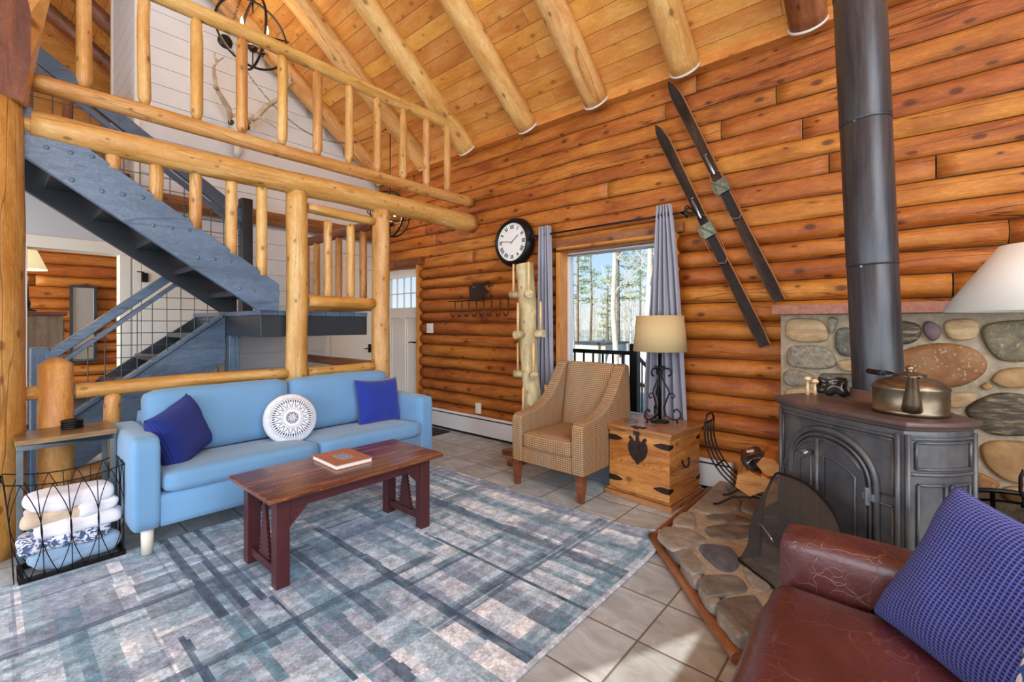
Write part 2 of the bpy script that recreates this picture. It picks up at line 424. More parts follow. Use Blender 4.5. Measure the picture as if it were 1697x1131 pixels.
M['cobalt2'] = fabric('cobalt_weave', '1b2c86', '2a3f9e', 500)
def armfab():
    g = NG('tan_dotted_upholstery'); u, v, _ = g.sep(g.uv())
    k = PI/.0155
    a = g.math('SINE', g.math('MULTIPLY', g.math('ADD', u, v), k)); b = g.math('SINE', g.math('MULTIPLY', g.math('SUBTRACT', u, v), k))
    m = g.math('MULTIPLY', a, b)
    n = g.noise(g.obj(), 5, 4, .6).outputs[0]
    base = g.mix(g.ramp(n, [(.35, 0.0), (.65, 1.0)]), lin('a58a6c'), lin('ad8258'))
    col = g.mix(g.ramp(m, [(.15, 0.0), (.45, 1.0)]), base, lin('4a3222'))
    g.bump(m, -.3, .003)
    return g.fin(col, .85, 0, .2)
M['armchair'] = armfab()
def leather():
    g = NG('oxblood_leather'); v = g.obj()
    n = g.noise(v, 3.2, 5, .6, .5).outputs[0]
    col = g.ramp(n, [(.3, '45201f'), (.72, '683833'), (.5, '542927')])
    # worn creases: contours of warped noise at two scales
    dv = g.noise(v, 6, 3, .6).outputs['Color']; wv = g.n('ShaderNodeVectorMath', operation='MULTIPLY_ADD'); g.l(dv, wv.inputs[0]); wv.inputs[1].default_value = (.14, .14, .14); g.l(v, wv.inputs[2])
    cr = None
    for sc_, wdt in ((5.5, .012), (15, .020)):
        q = g.n('ShaderNodeTexVoronoi', feature='DISTANCE_TO_EDGE'); q.inputs['Scale'].default_value = sc_; g.l(wv.outputs[0], q.inputs['Vector'])
        c = g.ramp(q.outputs['Distance'], [(.0, 1.0), (wdt, 0.0)]); cr = c if cr is None else g.math('MAXIMUM', cr, g.math('MULTIPLY', c, .6))
    msk = g.ramp(g.noise(v, 3.4, 3, .6).outputs[0], [(.38, 0.0), (.60, 1.0)])
    cr2 = g.math('MULTIPLY', cr, msk)
    col = g.mix(g.math('MULTIPLY', cr2, .26), col, lin('b08474'))
    gr = g.noise(v, 90, 2, .5).outputs[0]
    g.bump(g.math('SUBTRACT', g.math('ADD', g.math('MULTIPLY', gr, .25), n), g.math('MULTIPLY', cr2, .4)), .35, .008)
    return g.fin(col, .33, 0, .5, .15)
M['leather'] = leather()
def cast(name, c1, c2, rough, metal=.5, streak=False):
    g = NG(name); v = g.obj()
    if streak:
        m = g.n('ShaderNodeMapping'); m.inputs['Scale'].default_value = (6, 6, .5); g.l(v, m.inputs[0]); v = m.outputs[0]
    n = g.noise(v, 7, 5, .65).outputs[0]; col = g.mix(g.ramp(n, [(.35, 0.0), (.7, 1.0)]), lin(c1), lin(c2))
    g.bump(g.noise(g.obj(), 160, 2, .5).outputs[0], .12, .002)
    return g.fin(col, g.math('ADD', rough, g.math('MULTIPLY', n, .2)), metal, .5)
M['stove'] = cast('cast_iron', '46474c', '64625f', .33, .35)
M['stove_top'] = cast('rusty_cast_top', '4c4240', '70544a', .30, .3)
M['pipe'] = cast('stovepipe_enamel', '33333a', '4a4848', .27, .45, True)
M['kettle'] = cast('tarnished_kettle', '8a7d68', '5c4c3a', .25, .9)
M['brass'] = plain('aged_brass', 'b49668', .3, .9)
def tile():
    g = NG('stone_tile_floor'); u, v, _ = g.sep(g.uv()); T = .3035
    uu = g.math('ADD', g.math('DIVIDE', g.math('ADD', u, .82), T), 40.0); vv = g.math('ADD', g.math('DIVIDE', g.math('SUBTRACT', v, 1.887), T), 40.0)
    fu = g.math('FRACT', uu); fv = g.math('FRACT', vv)
    eu = g.math('MINIMUM', fu, g.math('SUBTRACT', 1.0, fu)); ev = g.math('MINIMUM', fv, g.math('SUBTRACT', 1.0, fv))
    e = g.math('MINIMUM', eu, ev); gm = g.ramp(e, [(.010, 1.0), (.018, 0.0)])
    idv = g.comb(g.math('FLOOR', uu), g.math('FLOOR', vv), 0.0); wn = g.n('ShaderNodeTexWhiteNoise', noise_dimensions='2D'); g.l(idv, wn.inputs['Vector'])
    n = g.noise(g.comb(u, g.math('MULTIPLY', v, 1.8), g.math('MULTIPLY', wn.outputs['Value'], 20.0)), 3.6, 6, .65, 1.2).outputs[0]
    col = g.ramp(n, [(.25, '8c8c8a'), (.75, 'cdd8de'), (.42, 'a3a8a9'), (.58, 'b4bdc1')])
    h = g.n('ShaderNodeHueSaturation'); g.l(col, h.inputs['Color']); g.l(g.math('ADD', .88, g.math('MULTIPLY', wn.outputs['Value'], .2)), h.inputs['Value'])
    col = g.mix(gm, h.outputs[0], lin('6f675c'))
    g.bump(g.math('SUBTRACT', g.math('MULTIPLY', n, .3), gm), .4, .004)
    return g.fin(col, g.math('ADD', .28, g.math('MULTIPLY', n, .2)), 0, .45)
M['tile'] = tile()
def stone(name, c1, c2, c3, scale=14, rough=.6, band=None, speck=0, spk='d8c8b0'):
    g = NG(name); v = g.obj()
    if band:
        m = g.n('ShaderNodeMapping'); m.inputs['Scale'].default_value = band; g.l(v, m.inputs[0]); v = m.outputs[0]
    n = g.noise(v, scale, 6, .7, .5).outputs[0]
    col = g.ramp(n, [(.3, c1), (.7, c3), (.5, c2)])
    if speck: col = g.mix(g.ramp(g.noise(g.obj(), 60, 2, .5).outputs[0], [(.62, 0.0), (.68, speck)]), col, lin(spk))
    g.bump(n, .6, .01)
    return g.fin(col, rough, 0, .4)
M['mortar'] = stone('mortar', '8a7c64', 'a09078', 'b0a28a', 20, .85)
M['st_tan'] = stone('sandstone', '8c7450', 'a98c64', 'bda680', 9, .6, (1, 1, 3))
M['st_grey'] = stone('grey_speckled_stone', '5c584c', '857c68', 'a29882', 30, .6, None, .5, '3a362e')
M['st_dark'] = stone('dark_stone', '3c3a34', '57544a', '6e6a5c', 18, .5, None, .3)
M['st_purple'] = stone('purple_stone', '4e3a3e', '654c50', '745a5c', 8, .5)
M['st_big'] = stone('red_brown_boulder', '6a4426', '87592f', '96704a', 6, .6, None, .35)
M['st_olive'] = stone('olive_stone', '453f2e', '655c42', '82775a', 12, .55, None, .3)
M['st_band'] = stone('banded_stone', '2c261e', '4c4232', 'a3926c', 9, .5, (1.2, 1, 7))
M['st_gold'] = stone('golden_stone', '7c5c38', '9c784c', 'b0926a', 5, .6)
M['st_slate'] = stone('blue_slate', '3e4148', '555a64', '6c717a', 10, .22)
M['st_hearth'] = stone('hearth_flag', '6a6156', '8a8074', 'a89f92', 9, .3)
M['st_hearth2'] = stone('hearth_flag_dark', '4e4842', '6a635c', '877f76', 9, .3)
M['hearth_mortar'] = stone('hearth_mortar', '8c7d68', 'a3947e', 'b5a892', 18, .5)
M['mantle'] = stone('red_sandstone', '8c5a4a', 'a06c58', 'ac7c68', 30, .7)
def glass(name='window_glass', tint=(1, 1, 1)):
    g = NG(name); tr = g.n('ShaderNodeBsdfTransparent'); gl = g.n('ShaderNodeBsdfGlossy'); gl.inputs['Roughness'].default_value = .02
    mx = g.n('ShaderNodeMixShader'); mx.inputs[0].default_value = .012; tr.inputs[0].default_value = tint+(1,)
    g.l(tr.outputs[0], mx.inputs[1]); g.l(gl.outputs[0], mx.inputs[2]); g.l(mx.outputs[0], g.out.inputs[0]); return g.mat
M['glass'] = glass()
M['smoke_glass'] = glass('smoked_glass_top', (.5, .47, .45))
def emit(name, c, st):
    g = NG(name); g.b.inputs['Emission Color'].default_value = lin(c); g.b.inputs['Emission Strength'].default_value = st; return g.fin(c, .5)
M['flame'] = emit('warm_bulb', 'ffc888', 14)
def shade(name, c, em=0, ec='ffe0b0'):
    g = NG(name); u = g.uv(); n = g.noise(u, 400, 2, .7).outputs[0]
    col = g.mix(g.math('MULTIPLY', n, .35), lin(c), tuple(x*.7 for x in lin(c)[:3])+(1,))
    g.b.inputs['Emission Color'].default_value = lin(ec); g.b.inputs['Emission Strength'].default_value = em
    return g.fin(col, .8, 0, .2)
M['shade_tan'] = shade('tan_linen_shade', 'c0a678')
M['shade_white'] = shade('white_shade', 'ddd6ca')
M['shade_lit'] = shade('lit_cream_shade', 'e6dcb8', .5, 'ffe8b0')
def vcol(name, rough=.9, noi=0, bump=.2):
    g = NG(name); a = g.n('ShaderNodeVertexColor', layer_name='Col'); col = a.outputs[0]
    if noi:
        n = g.noise(g.uv(), 60, 4, .75).outputs[0]; n2 = g.noise(g.uv(), 260, 2, .6).outputs[0]
        f = g.math('ADD', 1.0-noi, g.math('MULTIPLY', g.math('ADD', n, n2), noi))
        h = g.n('ShaderNodeHueSaturation'); g.l(col, h.inputs['Color']); g.l(f, h.inputs['Value']); col = h.outputs[0]
        g.bump(g.math('ADD', n, n2), bump, .003)
    g.b.inputs['Sheen Weight'].default_value = .2
    return g.fin(col, rough, 0, .15)
M['rug'] = vcol('plaid_rug_pile', .95, .30, .4)
M['mandala'] = vcol('printed_cotton', .9, 0, 0)
def mesh_screen():
    g = NG('fine_wire_mesh'); tr = g.n('ShaderNodeBsdfTransparent'); mx = g.n('ShaderNodeMixShader'); mx.inputs[0].default_value = .74
    g.l(tr.outputs[0], mx.inputs[1]); g.l(g.b.outputs[0], mx.inputs[2]); g.l(mx.outputs[0], g.out.inputs[0])
    return g.fin('4a4846', .4, .5)
M['mesh'] = mesh_screen()
M['foil'] = plain('crinkled_film', '5a5450', .15, .6, c2='1c1a18', scale=14, bump=.8)
M['bark'] = plain('birch_bark', 'a8a294', .8, c2='cfcabc', scale=3)
M['bark_dark'] = plain('pine_bark', '5f5344', .9, c2='7c6f5a', scale=4)
M['twig'] = plain('pale_twigs', 'c2baa6', .9, c2='a49a84', scale=2)
M['needles'] = plain('pine_needles', '5c7848', .9, c2='94a468', scale=.8)
M['snow'] = plain('pale_gravel_snow', 'c4c4c0', .9, c2='948c7c', scale=.6)
M['firewood'] = wood('split_firewood', 'a8672e', 'c88a4a', 'd9a468', .7, .2, .6, .5, 5, 6)
M['paper'] = plain('page_edges', 'eae8e4', .7)
M['cover'] = plain('terracotta_cover', 'b4714e', .5, var=.1, scale=8)
exec_order = None
# ------------------------------------------------------------------ large structure
W = 3.74            # face line of the log wall
XL, XR, YB = -9.6, 3.2, -4.5
RIDGE = -.3
def roof(y): return 3.30+.75*(W-max(y, RIDGE)) if y >= RIDGE else 3.30+.75*(W-RIDGE)-.75*(RIDGE-y)

m = MB(); m.box((XL, YB, -.12), (XR, W+.18, 0)); struct(m.build('floor', M['tile']))

# log wall: courses of half logs with a gap line between, broken at the door and the window
DOOR = (-5.74, -4.84, 0, 2.06); WIN = (-2.60, -1.42, .40, 2.02)
def log_wall(name, x0, x1, top, openings, mat, seed, face=W, axis=0, flip=1, deep=.055):
    rr = random.Random(seed); m = MB(); h = .148; nC = int(top/h)+1; h = top/nC
    nx = int((x1-x0)/.11)
    def bz(k, x):
        if k == 0 or k == nC: return k*h
        q = noise.noise(Vector((x*.55, k*3.7, seed)))*.020+noise.noise(Vector((x*2.3, k*5.1, seed+4)))*.006
        return k*h+q
    for k in range(nC):
        zc = (k+.5)*h; spans = [(x0, x1)]
        for (a, b, z0, z1) in openings:
            if z0-.02 < zc < z1+.02:
                ns = []
                for s0, s1 in spans:
                    if a > s0 and b < s1: ns += [(s0, a), (b, s1)]
                    else: ns.append((s0, s1))
                spans = ns
        pieces = []
        for s0, s1 in spans:
            cuts = [s0]
            if k > 4 and s1-s0 > 3:
                x = s0+rr.uniform(1.2, 4.5)
                while x < s1-.8:
                    cuts.append(x); x += rr.uniform(2.6, 5)
            cuts.append(s1)
            pieces += [(cuts[i]+(.004 if i else 0), cuts[i+1]-(.004 if i+1 < len(cuts)-1 else 0)) for i in range(len(cuts)-1)]
        A = (deep if zc < 2.05 else deep*.42); pw = 2.6 if zc < 2.05 else 6.0
        for s0, s1 in pieces:
            n = max(2, int((s1-s0)/.11)); P = 8; vs = []; ph = rr.random()*40; idv = rr.randint(0, 60)*10; uo = rr.random()*20
            aj = A*rr.uniform(.85, 1.15)
            for i in range(n+1):
                x = s0+(s1-s0)*i/n; gp = .0016+.0035*max(0, noise.noise(Vector((x*1.4, k*2.2, seed+9)))); z0 = bz(k, x)+gp; z1 = bz(k+1, x)-gp
                for j in range(P+1):
                    t = -1+2*j/P; tt = math.copysign(abs(t)**.85, t)
                    z = (z0+z1)/2+(z1-z0)/2*tt
                    d = aj*(max(0, 1-abs(tt)**pw))**.75 + .006*noise.noise(Vector((x*2.5+ph, z*6, 0)))
                    y = face+.022-d
                    vs.append((x, y, z) if axis == 0 else (face+(-.022+d)*flip, x, z))
            fs = []; uvs = []
            for i in range(n):
                for j in range(P):
                    f = (i*(P+1)+j, (i+1)*(P+1)+j, (i+1)*(P+1)+j+1, i*(P+1)+j+1)
                    fs.append(f)
                    uvs.append([((s0+(s1-s0)*(q//(P+1))/n)+uo, idv+1+(q % (P+1))/P*.20) for q in f])
            m.add(vs, fs, 0, uvs, True)
            for i0 in (0, n):
                m.add([vs[i0*(P+1)+j] for j in range(P+1)], [tuple(range(P+1))], 1)
    # dark backing behind the logs, leaving the openings free
    def back(a, b, z0, z1):
        if b-a < .01 or z1-z0 < .01: return
        if axis == 0: m.box((a, face+.02, z0), (b, face+.16, z1), 2)
        else: m.box(sorted([face-.02*flip, face-.16*flip])[0:1]+[a, z0], sorted([face-.02*flip, face-.16*flip])[1:2]+[b, z1], 2)
    xs = x0
    for (a, b, z0, z1) in sorted(openings):
        back(xs, a, 0, top); back(a, b, 0, z0); back(a, b, z1, top); xs = b
    back(xs, x1, 0, top)
    return m.build(name, [mat, M['cut_end'], M['seam']])
struct(log_wall('wall_back', XL, XR, 3.30, [DOOR, WIN], M['log_wall'], 3))
struct(log_wall('wall_right', YB, W, 3.2, [(-3.2, 2.0, .5, 3.1)], M['log_wall2'], 5, face=XR, axis=1, flip=-1))  # the opening for gable daylight is assumed, out of view
# gable above the right hand wall and the wall behind the camera with a slit added to shape the sun patch
m = MB(); m.prism([(YB, 3.2), (W, 3.2), (W, 3.3), (RIDGE, roof(RIDGE)), (YB, roof(YB))], 0, XR+.02, XR+.16); struct(m.build('wall_right', M['log_wall2']))
m = MB(); zt = 3.3
ap = (-.767, 2.975)     # apex of the added slit that shapes the sun patch
poly = [(-.765, 3.0), (-.90, 2.86), (-1.16, 2.60), (-1.16, 2.45), (-.755, 2.45), (-.750, 2.855)]
lo = [(XL, -.1), (XR, -.1), (XR, 2.45), (-.755, 2.45), (-1.16, 2.45), (XL, 2.45)]
m.prism(lo, 1, YB-.015, YB)
m.prism([(XL, 2.45), (-1.16, 2.45), (-1.16, 2.60), (-.90, 2.86), (-.765, 3.0), (-.765, zt), (XL, zt)], 1, YB-.015, YB)
m.prism([(-.755, 2.45), (XR, 2.45), (XR, zt), (-.765, zt), (-.765, 3.0), (-.750, 2.855)], 1, YB-.015, YB)
struct(m.build('wall_front', M['grey_wall']))

# white shiplap wall of the stair bay: boards with open joints, doorway at the left, gable up to the roof
XW = -5.80
m = MB(); bh = .187; z = 0.0; k = 0
def span(z0, z1):
    zc = (z0+z1)/2
    y1 = W-.02 if z1 < 3.3 else W-(z1-3.3)/.75
    out = [(.965, y1)]
    if zc < 2.0: out = [(1.00, y1)]
    return out
while z < 6.1:
    z1 = z+bh-.005
    for a, b in span(z, z1):
        if b-a > .05: m.box((XW-.02, a, z), (XW, b, z1), 0)

    z += bh
ytop = lambda zz: W-(zz-3.3)/.75
m.prism([(.965, 0), (W, 0), (W, 3.3), (.965, 3.3+.75*(W-.965))], 0, XW-.12, XW-.02, 1)
struct(m.build('wall_left', [M['shiplap'], M['grey_wall']]))
# return of the loft wall, running away from the room
m = MB(); z = 2.62
while z < 6.0:
    m.box((XW-1.35, .965, z), (XW-.001, .985, z+bh-.006), 0); z += bh
m.box((XW-1.35, .985, 2.62), (XW-.12, 1.06, 6.0), 1); m.box((XW-1.40, .95, 2.62), (XW-1.34, 1.06, 6.0), 2); m.box((XW-.03, .945, 2.62), (XW+.012, .985, 6.0), 2)
struct(m.build('wall_return', [M['shiplap'], M['grey_wall'], M['trim_white']]))
# plaster wall round the bedroom doorway
m = MB(); m.box((XW-.12, .16-3.0, 0), (XW, .20, 2.50)); m.box((XW-.12, .20, 1.97), (XW, .965, 2.50)); m.box((XW-.12, .84, 0), (XW, .965, 1.97))
struct(m.build('wall_left', M['grey_wall']))
m = MB(); m.box((XW-.14, .12, 0), (XW+.02, .215, 1.95)); m.box((XW-.14, .83, 0), (XW+.02, .915, 1.95)); m.box((XW-.14, .12, 1.95), (XW+.025, .915, 2.06))
struct(m.build('trim_1', M['trim_white'], bevel=.004))
m = MB(); m.box((XW, 1.62, 0), (XW+.015, W-.8, .10)); m.box((XW, -2.8, 0), (XW+.015, .12, .12)); struct(m.build('baseboard_left', M['white']))
# upper floor slab beyond the stair, bedroom partition walls
m = MB(); m.box((XL, YB, 2.50), (XW-.005, W, 2.62)); struct(m.build('ceiling', M['grey_wall']))
m = MB(); m.box((-8.9, -2.6, 0), (XW, -2.5, 2.5)); struct(m.build('wall_bedroom', M['grey_wall']))
m = MB(); m.box((-8.6, 2.0, 0), (XW-.12, 2.1, 2.5)); struct(m.build('wall_bedroom', M['grey_wall']))
struct(log_wall('wall_far', -2.5, 2.0, 2.5, [], M['log_wall2'], 11, face=-8.38, axis=1, flip=1, deep=.05))
m = MB(); m.prism([(YB, 2.6), (W, 2.6), (W, 3.3), (RIDGE, roof(RIDGE)), (YB, roof(YB))], 0, XL-.1, XL); struct(m.build('wall_far', M['plank']))

# pine board ceiling, both slopes
def ceil_side(sgn):
    m = MB(); Ls = (W-RIDGE)/.8 if sgn > 0 else (RIDGE-YB)/.8
    y0 = W if sgn > 0 else YB-.02; z0 = roof(y0)
    d = Vector((0, -.8*sgn, .6)); nn = Vector((0, .6*sgn, .8))
    s = -.1 if sgn > 0 else 0; bw = .142
    while s < Ls+.15:
        x = XL-R.random()*2
        while x < XR:
            L = R.uniform(1.6, 3.4); a, b = max(x, XL)+.0015, min(x+L, XR)-.0015
            if b > a:
                p = Vector((0, y0, z0))
                vs = []
                for xx in (a, b):
                    for (ss, hh) in ((s, 0), (s+bw-.004, 0), (s+bw-.004, .03), (s, .03)):
                        q = p+d*ss+nn*hh; vs.append((xx, q.y, q.z))
                o = R.random()*20, R.randint(0, 60)*10
                uv = [(a+o[0], 1+s*0+o[1]), (a+o[0], 1+bw+o[1]), (b+o[0], 1+bw+o[1]), (b+o[0], 1+o[1])]
                m.add(vs, [(0, 1, 5, 4), (0, 4, 7, 3), (1, 2, 6, 5)], 0, [uv, uv, uv])
            x += L
        s += bw
    p = Vector((0, y0, z0)); vs = []
    for xx in (XL, XR):
        for (ss, hh) in ((-.1 if sgn > 0 else 0, .02), (Ls+.15, .02), (Ls+.15, .10), (-.1 if sgn > 0 else 0, .10)):
            q = p+d*ss+nn*hh; vs.append((xx, q.y, q.z))
    m.add(vs, [(0, 1, 5, 4), (3, 7, 6, 2), (0, 4, 7, 3), (1, 2, 6, 5), (0, 3, 2, 1), (4, 5, 6, 7)], 1)
    return m.build('ceiling', [M['plank'], M['red_log']])
struct(ceil_side(1)); struct(ceil_side(-1))
# light fascia board where the ceiling meets the log wall
m = MB(); m.box((XL, W-.10, 3.285), (XR, W+.1, 3.40), 0, ax=0); o = m.build('trim_2', M['plank']); struct(o)

# ------------------------------------------------------------------ rafters
raf = [(-1.33, 'log rafter ending above the tips of the skis'), (-2.14, 'log rafter with a long dark crack, ending left of the skis'), (-2.945, 'log rafter ending above the clock side of the window'),
       (-3.85, 'log rafter ending just above the railing end at the log wall'), (-4.62, 'log rafter crossing behind the right end of the loft railing'), (-5.58, 'log rafter running along the top edge of the white gable wall'),
       (-.50, 'short stub of a darker log rafter beside the stovepipe'), (-8.0, 'dark log rafter over the far loft, left one'), (-7.0, 'dark log rafter over the far loft, nearest the white wall'), (-9.0, 'dark log rafter over the far loft, deepest one')]
for x, lab in raf:
    m = MB(); y0 = W-.085; r = .112
    p0 = Vector((x, y0, roof(y0)-.055)); p1 = Vector((x, RIDGE, roof(RIDGE)-.055))
    m.log(p0, p1, r, r*1.12, 22, 0, .07, 0, .02)
    m.tube([p0+(p1-p0).normalized()*.006, p0+(p1-p0).normalized()*.022], [r*1.07, r*1.07], 30, 1)
    tag(m.build('log_rafter', [M['red_log'] if x < -6 or x == -.5 else M['rafter'], M['caulk']]), lab, 'rafter', 'log rafters under the pine ceiling')

# ------------------------------------------------------------------ loft railing and the log frame, all in the plane x = -3.85
XP = -3.85
rl = thing('log_railing', 'peeled log loft railing high above the blue sofa', 'railing', (XP, 1.95, 2.65), 0)
m = MB(); m.log((XP, .12, 3.52), (XP, W-.06, 3.50), .056, .056, 16, 0, .1, 0, .03); m.build('top_rail', M['peeled'], rl)
m = MB(); m.log((XP, .14, 2.69), (XP, W-.04, 2.70), .052, .06, 16, 0, .1, 0, .03); m.build('bottom_rail', M['peeled'], rl)
for i in range(12):
    y = .09+.2955*i
    m = MB(); m.log((XP, y, 2.74), (XP, y, 3.475), .037+.004*R.random(), .035+.004*R.random(), 14, 0, .1, .05, .01); m.build('baluster', M['peeled'], rl)
m = MB(); m.log((XP, .155, 2.44), (XP, W-.02, 2.455), .083, .105, 24, 0, .10, 0, .04)
tag(m.build('log_beam', M['peeled']), 'long peeled log beam under the loft railing, resting on the two posts', 'beam')
posts = []
for y, lab in ((1.685, 'peeled log post behind the middle of the blue sofa'), (2.49, 'peeled log post beside the white entry door')):
    m = MB(); m.log((XP, y, 0), (XP, y, 2.38), .088, .082, 24, 0, .08, 0, .01)
    tag(m.build('log_post', M['peeled']), lab, 'post', 'peeled log posts under the loft beam')
m = MB(); m.log((-3.805, -.045, 0), (-3.805, -.045, 2.50), .185, .172, 32, 0, .05, 0, .012)
tag(m.build('log_post', M['peeled_dark']), 'thick amber log post at the left edge, behind the side table', 'post')
# heavy hewn timber standing on the thick post, flaring upward
t = thing('hewn_timber', 'heavy hewn timber with a dark sawn face standing on the thick left post', 'beam', (-3.80, -.04, 2.5))
m = MB()
sec = lambda z, a, b: [Vector((-3.68, -.19, z)), Vector((-3.66, a, z)), Vector((-3.74, b, z)), Vector((-3.96, b-.12, z)), Vector((-3.92, -.22, z))]
rings = [sec(2.50, .122, .139), sec(2.75, .150, .174), sec(3.0, .150, .207), sec(3.3, .095, .254), sec(3.7, .03, .32)]
vs = [p for r_ in rings for p in r_]; n5 = 5; o = (3, 20)
for i in range(len(rings)-1):
    for k in range(5):
        k2 = (k+1) % 5; q = [i*5+k, i*5+k2, (i+1)*5+k2, (i+1)*5+k]
        m.add([vs[j] for j in q], [(0, 1, 2, 3)], 1 if k in (0, 4) else 0, [[(vs[j].z, o[1]+1+(vs[j].y+vs[j].x)) for j in q]])
m.add(rings[0], [(4, 3, 2, 1, 0)], 0)
m.build('timber', [M['peeled_dark'], M['dark_log']], t)
m = MB(); m.box((-3.70, -.30, 2.50), (-3.66, -.20, 3.72)); m.build('side_board', M['slate_dark'], t)
m = MB(); m.log((-3.82, -.02, 3.68), (-3.82, -.02, 6.02), .17, .16, 28, 0, .05); m.build('upper_log', M['peeled_dark'], t)
m = MB(); m.log((-3.84, .10, 2.42), (-3.84, .19, 2.42), .05, .05, 14); m.build('bracket', M['peeled_dark'], t)
# short balusters between the beam and the stair stringer
ul = thing('log_balusters', 'row of short log balusters between the beam and the dark stringer', 'railing', (XP, 1.0, 2.3))
for y in (.515, .74, .969, 1.197, 1.41):
    zb = 2.332-.679*(y-.444)-.02
    m = MB(); m.log((XP, y, zb), (XP, y, 2.40), .040, .038, 14, 0, .08, 0, .01); m.build('baluster', M['peeled'], ul)
# lower railing behind the sofa
ll = thing('log_railing', 'low log railing right behind the blue sofa', 'railing', (XP, 1.5, 0))
m = MB(); m.log((XP, .345, .858), (XP, 1.60, .863), .047, .045, 16, 0, .1, 0, .02); m.log((XP, 1.77, .865), (XP, 2.41, .868), .045, .045, 16, 0, .1, 0, .01); m.build('top_rail', M['peeled'], ll)
m = MB(); m.log((XP, .33, .34), (XP, 1.60, .34), .055, .055, 16, 0, .1, 0, .02); m.build('bottom_rail', M['red_log'], ll)
m = MB(); m.log((XP, .07, .868), (XP, .20, .868), .036, .042, 14, 0, .1, 0, .0); m.build('rail_stub', M['peeled_dark'], ll)
for y in (.52, .80, 1.08, 1.36, 1.98, 2.22):
    m = MB(); m.log((XP, y, .38), (XP, y, .835), .042, .042, 14, 0, .08, .03, .01); m.build('baluster', M['peeled'], ll)
m = MB(); m.tube([(XP, .26, 0), (XP, .26, .5), (XP, .26, 1.03), (XP, .26, 1.055), (XP, .26, 1.072)], [.083, .081, .078, .05, .012], 24, 0, True, .05)
tag(m.build('newel_post', M['peeled_dark']), 'stout round topped newel log standing behind the small side table', 'post')
# guard of the stair landing
lg = thing('log_railing', 'short log guard rail around the stair landing between two posts', 'railing', (XP, 2.1, 1.4))
m = MB(); m.log((XP, 1.77, 2.268), (XP, 2.41, 2.255), .043, .043, 16, 0, .08, 0, 0); m.log((XP-.09, 2.47, 2.25), (-5.45, 2.47, 2.245), .05, .05, 16, 1, .08); m.build('top_rail', [M['peeled'], M['red_log']], lg)
m = MB(); m.log((XP, 1.77, 1.468), (XP, 2.41, 1.468), .055, .05, 16, 0, .08); m.log((XP-.09, 2.47, 1.45), (-5.45, 2.47, 1.45), .05, .05, 16, 0, .08); m.build('bottom_rail', [M['peeled_dark']], lg)
for y in (1.955, 2.175):
    m = MB(); m.log((XP, y, 1.505), (XP, y, 2.19), .037, .037, 14, 0, .06, .03); m.build('baluster', M['peeled'], lg)
for x in (-4.13, -4.62, -5.12, -5.38):
    m = MB(); m.log((x, 2.47, 1.48), (x, 2.47, 2.22), .036, .036, 14, 0, .06, .03); m.build('baluster', M['peeled_dark'], lg)
m = MB(); m.log((XP-.09, 2.47, .868), (-5.4, 2.47, .87), .045, .045, 16, 0, .1); tag(m.build('log_rail', M['red_log']), 'dark log rail running back from the post beside the entry door, under the landing', 'railing')
m = MB(); m.log((XW+.07, 1.02, 2.53), (XW+.07, W-.1, 2.53), .085, .085, 20, 0, .08); m.log((XW+.07, -2.5, 2.53), (XW+.07, 1.02, 2.53), .085, .085, 20, 0, .08)
tag(m.build('log_beam', M['red_log']), 'reddish log beam along the white wall at loft floor height', 'beam')
# loft beyond: railing glimpsed between beam and bottom rail
fl = thing('log_railing', 'far loft railing glimpsed behind the stair handrail', 'railing', (-5.95, 0, 2.62))
m = MB(); m.log((-5.95, -2, 3.48), (-5.95, .93, 3.48), .05, .05, 14, 0, .1); m.build('top_rail', M['red_log'], fl)
m = MB(); m.log((-5.95, -2, 2.75), (-5.95, .93, 2.75), .05, .05, 14, 0, .1); m.build('bottom_rail', M['red_log'], fl)
for y in (.22, .48, .74, -.04, -.3): 
    m = MB(); m.log((-5.95, y, 2.79), (-5.95, y, 3.45), .04, .04, 12, 0, .1, .04); m.build('baluster', M['red_log'], fl)
# ------------------------------------------------------------------ staircase
st = thing('staircase', 'dark painted timber staircase with a landing and wire mesh rails', 'staircase', (-4.7, 1.3, 0))
SL = M['sky_tinted_paint']; SD = M['slate_dark']
def stringer(x0, x1, poly, mat, name='stringer'):
    m = MB(); m.prism(poly, 0, x0, x1); return m.build(name, mat, st, bevel=.004)
top = lambda y: 2.332-.679*(y-.444)
up = [(-.35, top(-.35)), (1.532, top(1.532)), (1.532, 1.383), (1.37, 1.383), (-.35, 2.226+.69*.493)]
s1 = stringer(-3.855, -3.815, up, SL)
for (y, z) in [(0.219, 2.312), (0.321, 2.311), (0.419, 2.314), (0.327, 2.146), (0.464, 2.109), (0.566, 2.11), (0.665, 2.111), (0.72, 1.936), (0.821, 1.935), (0.923, 1.938), (0.976, 1.748), (1.077, 1.748), (1.182, 1.743), (1.244, 1.541), (1.342, 1.536), (1.452, 1.536)]:
    m = MB(); Mx = Matrix.Translation((-3.815, y, z)) @ Matrix.Rotation(PI/2, 4, 'Y'); m.lathe([(0, .004), (.012, .004), (.014, .0), (.009, .003)][::-1], seg=12, M=Mx); m.build('bolt', SL, s1)
up2 = [(-.35, top(-.35)-.02), (1.50, top(1.50)-.02), (1.50, 1.383), (1.37, 1.383), (-.35, 2.226+.69*.493)]
stringer(-4.72, -4.67, up2, SD)
for i in range(7):
    z = 1.50+.187*i; y = 1.30-.256*i
    m = MB(); m.box((-4.67, y-.02, z), (-3.855, y+.25, z+.045)); m.build('tread', SD, st, bevel=.004)
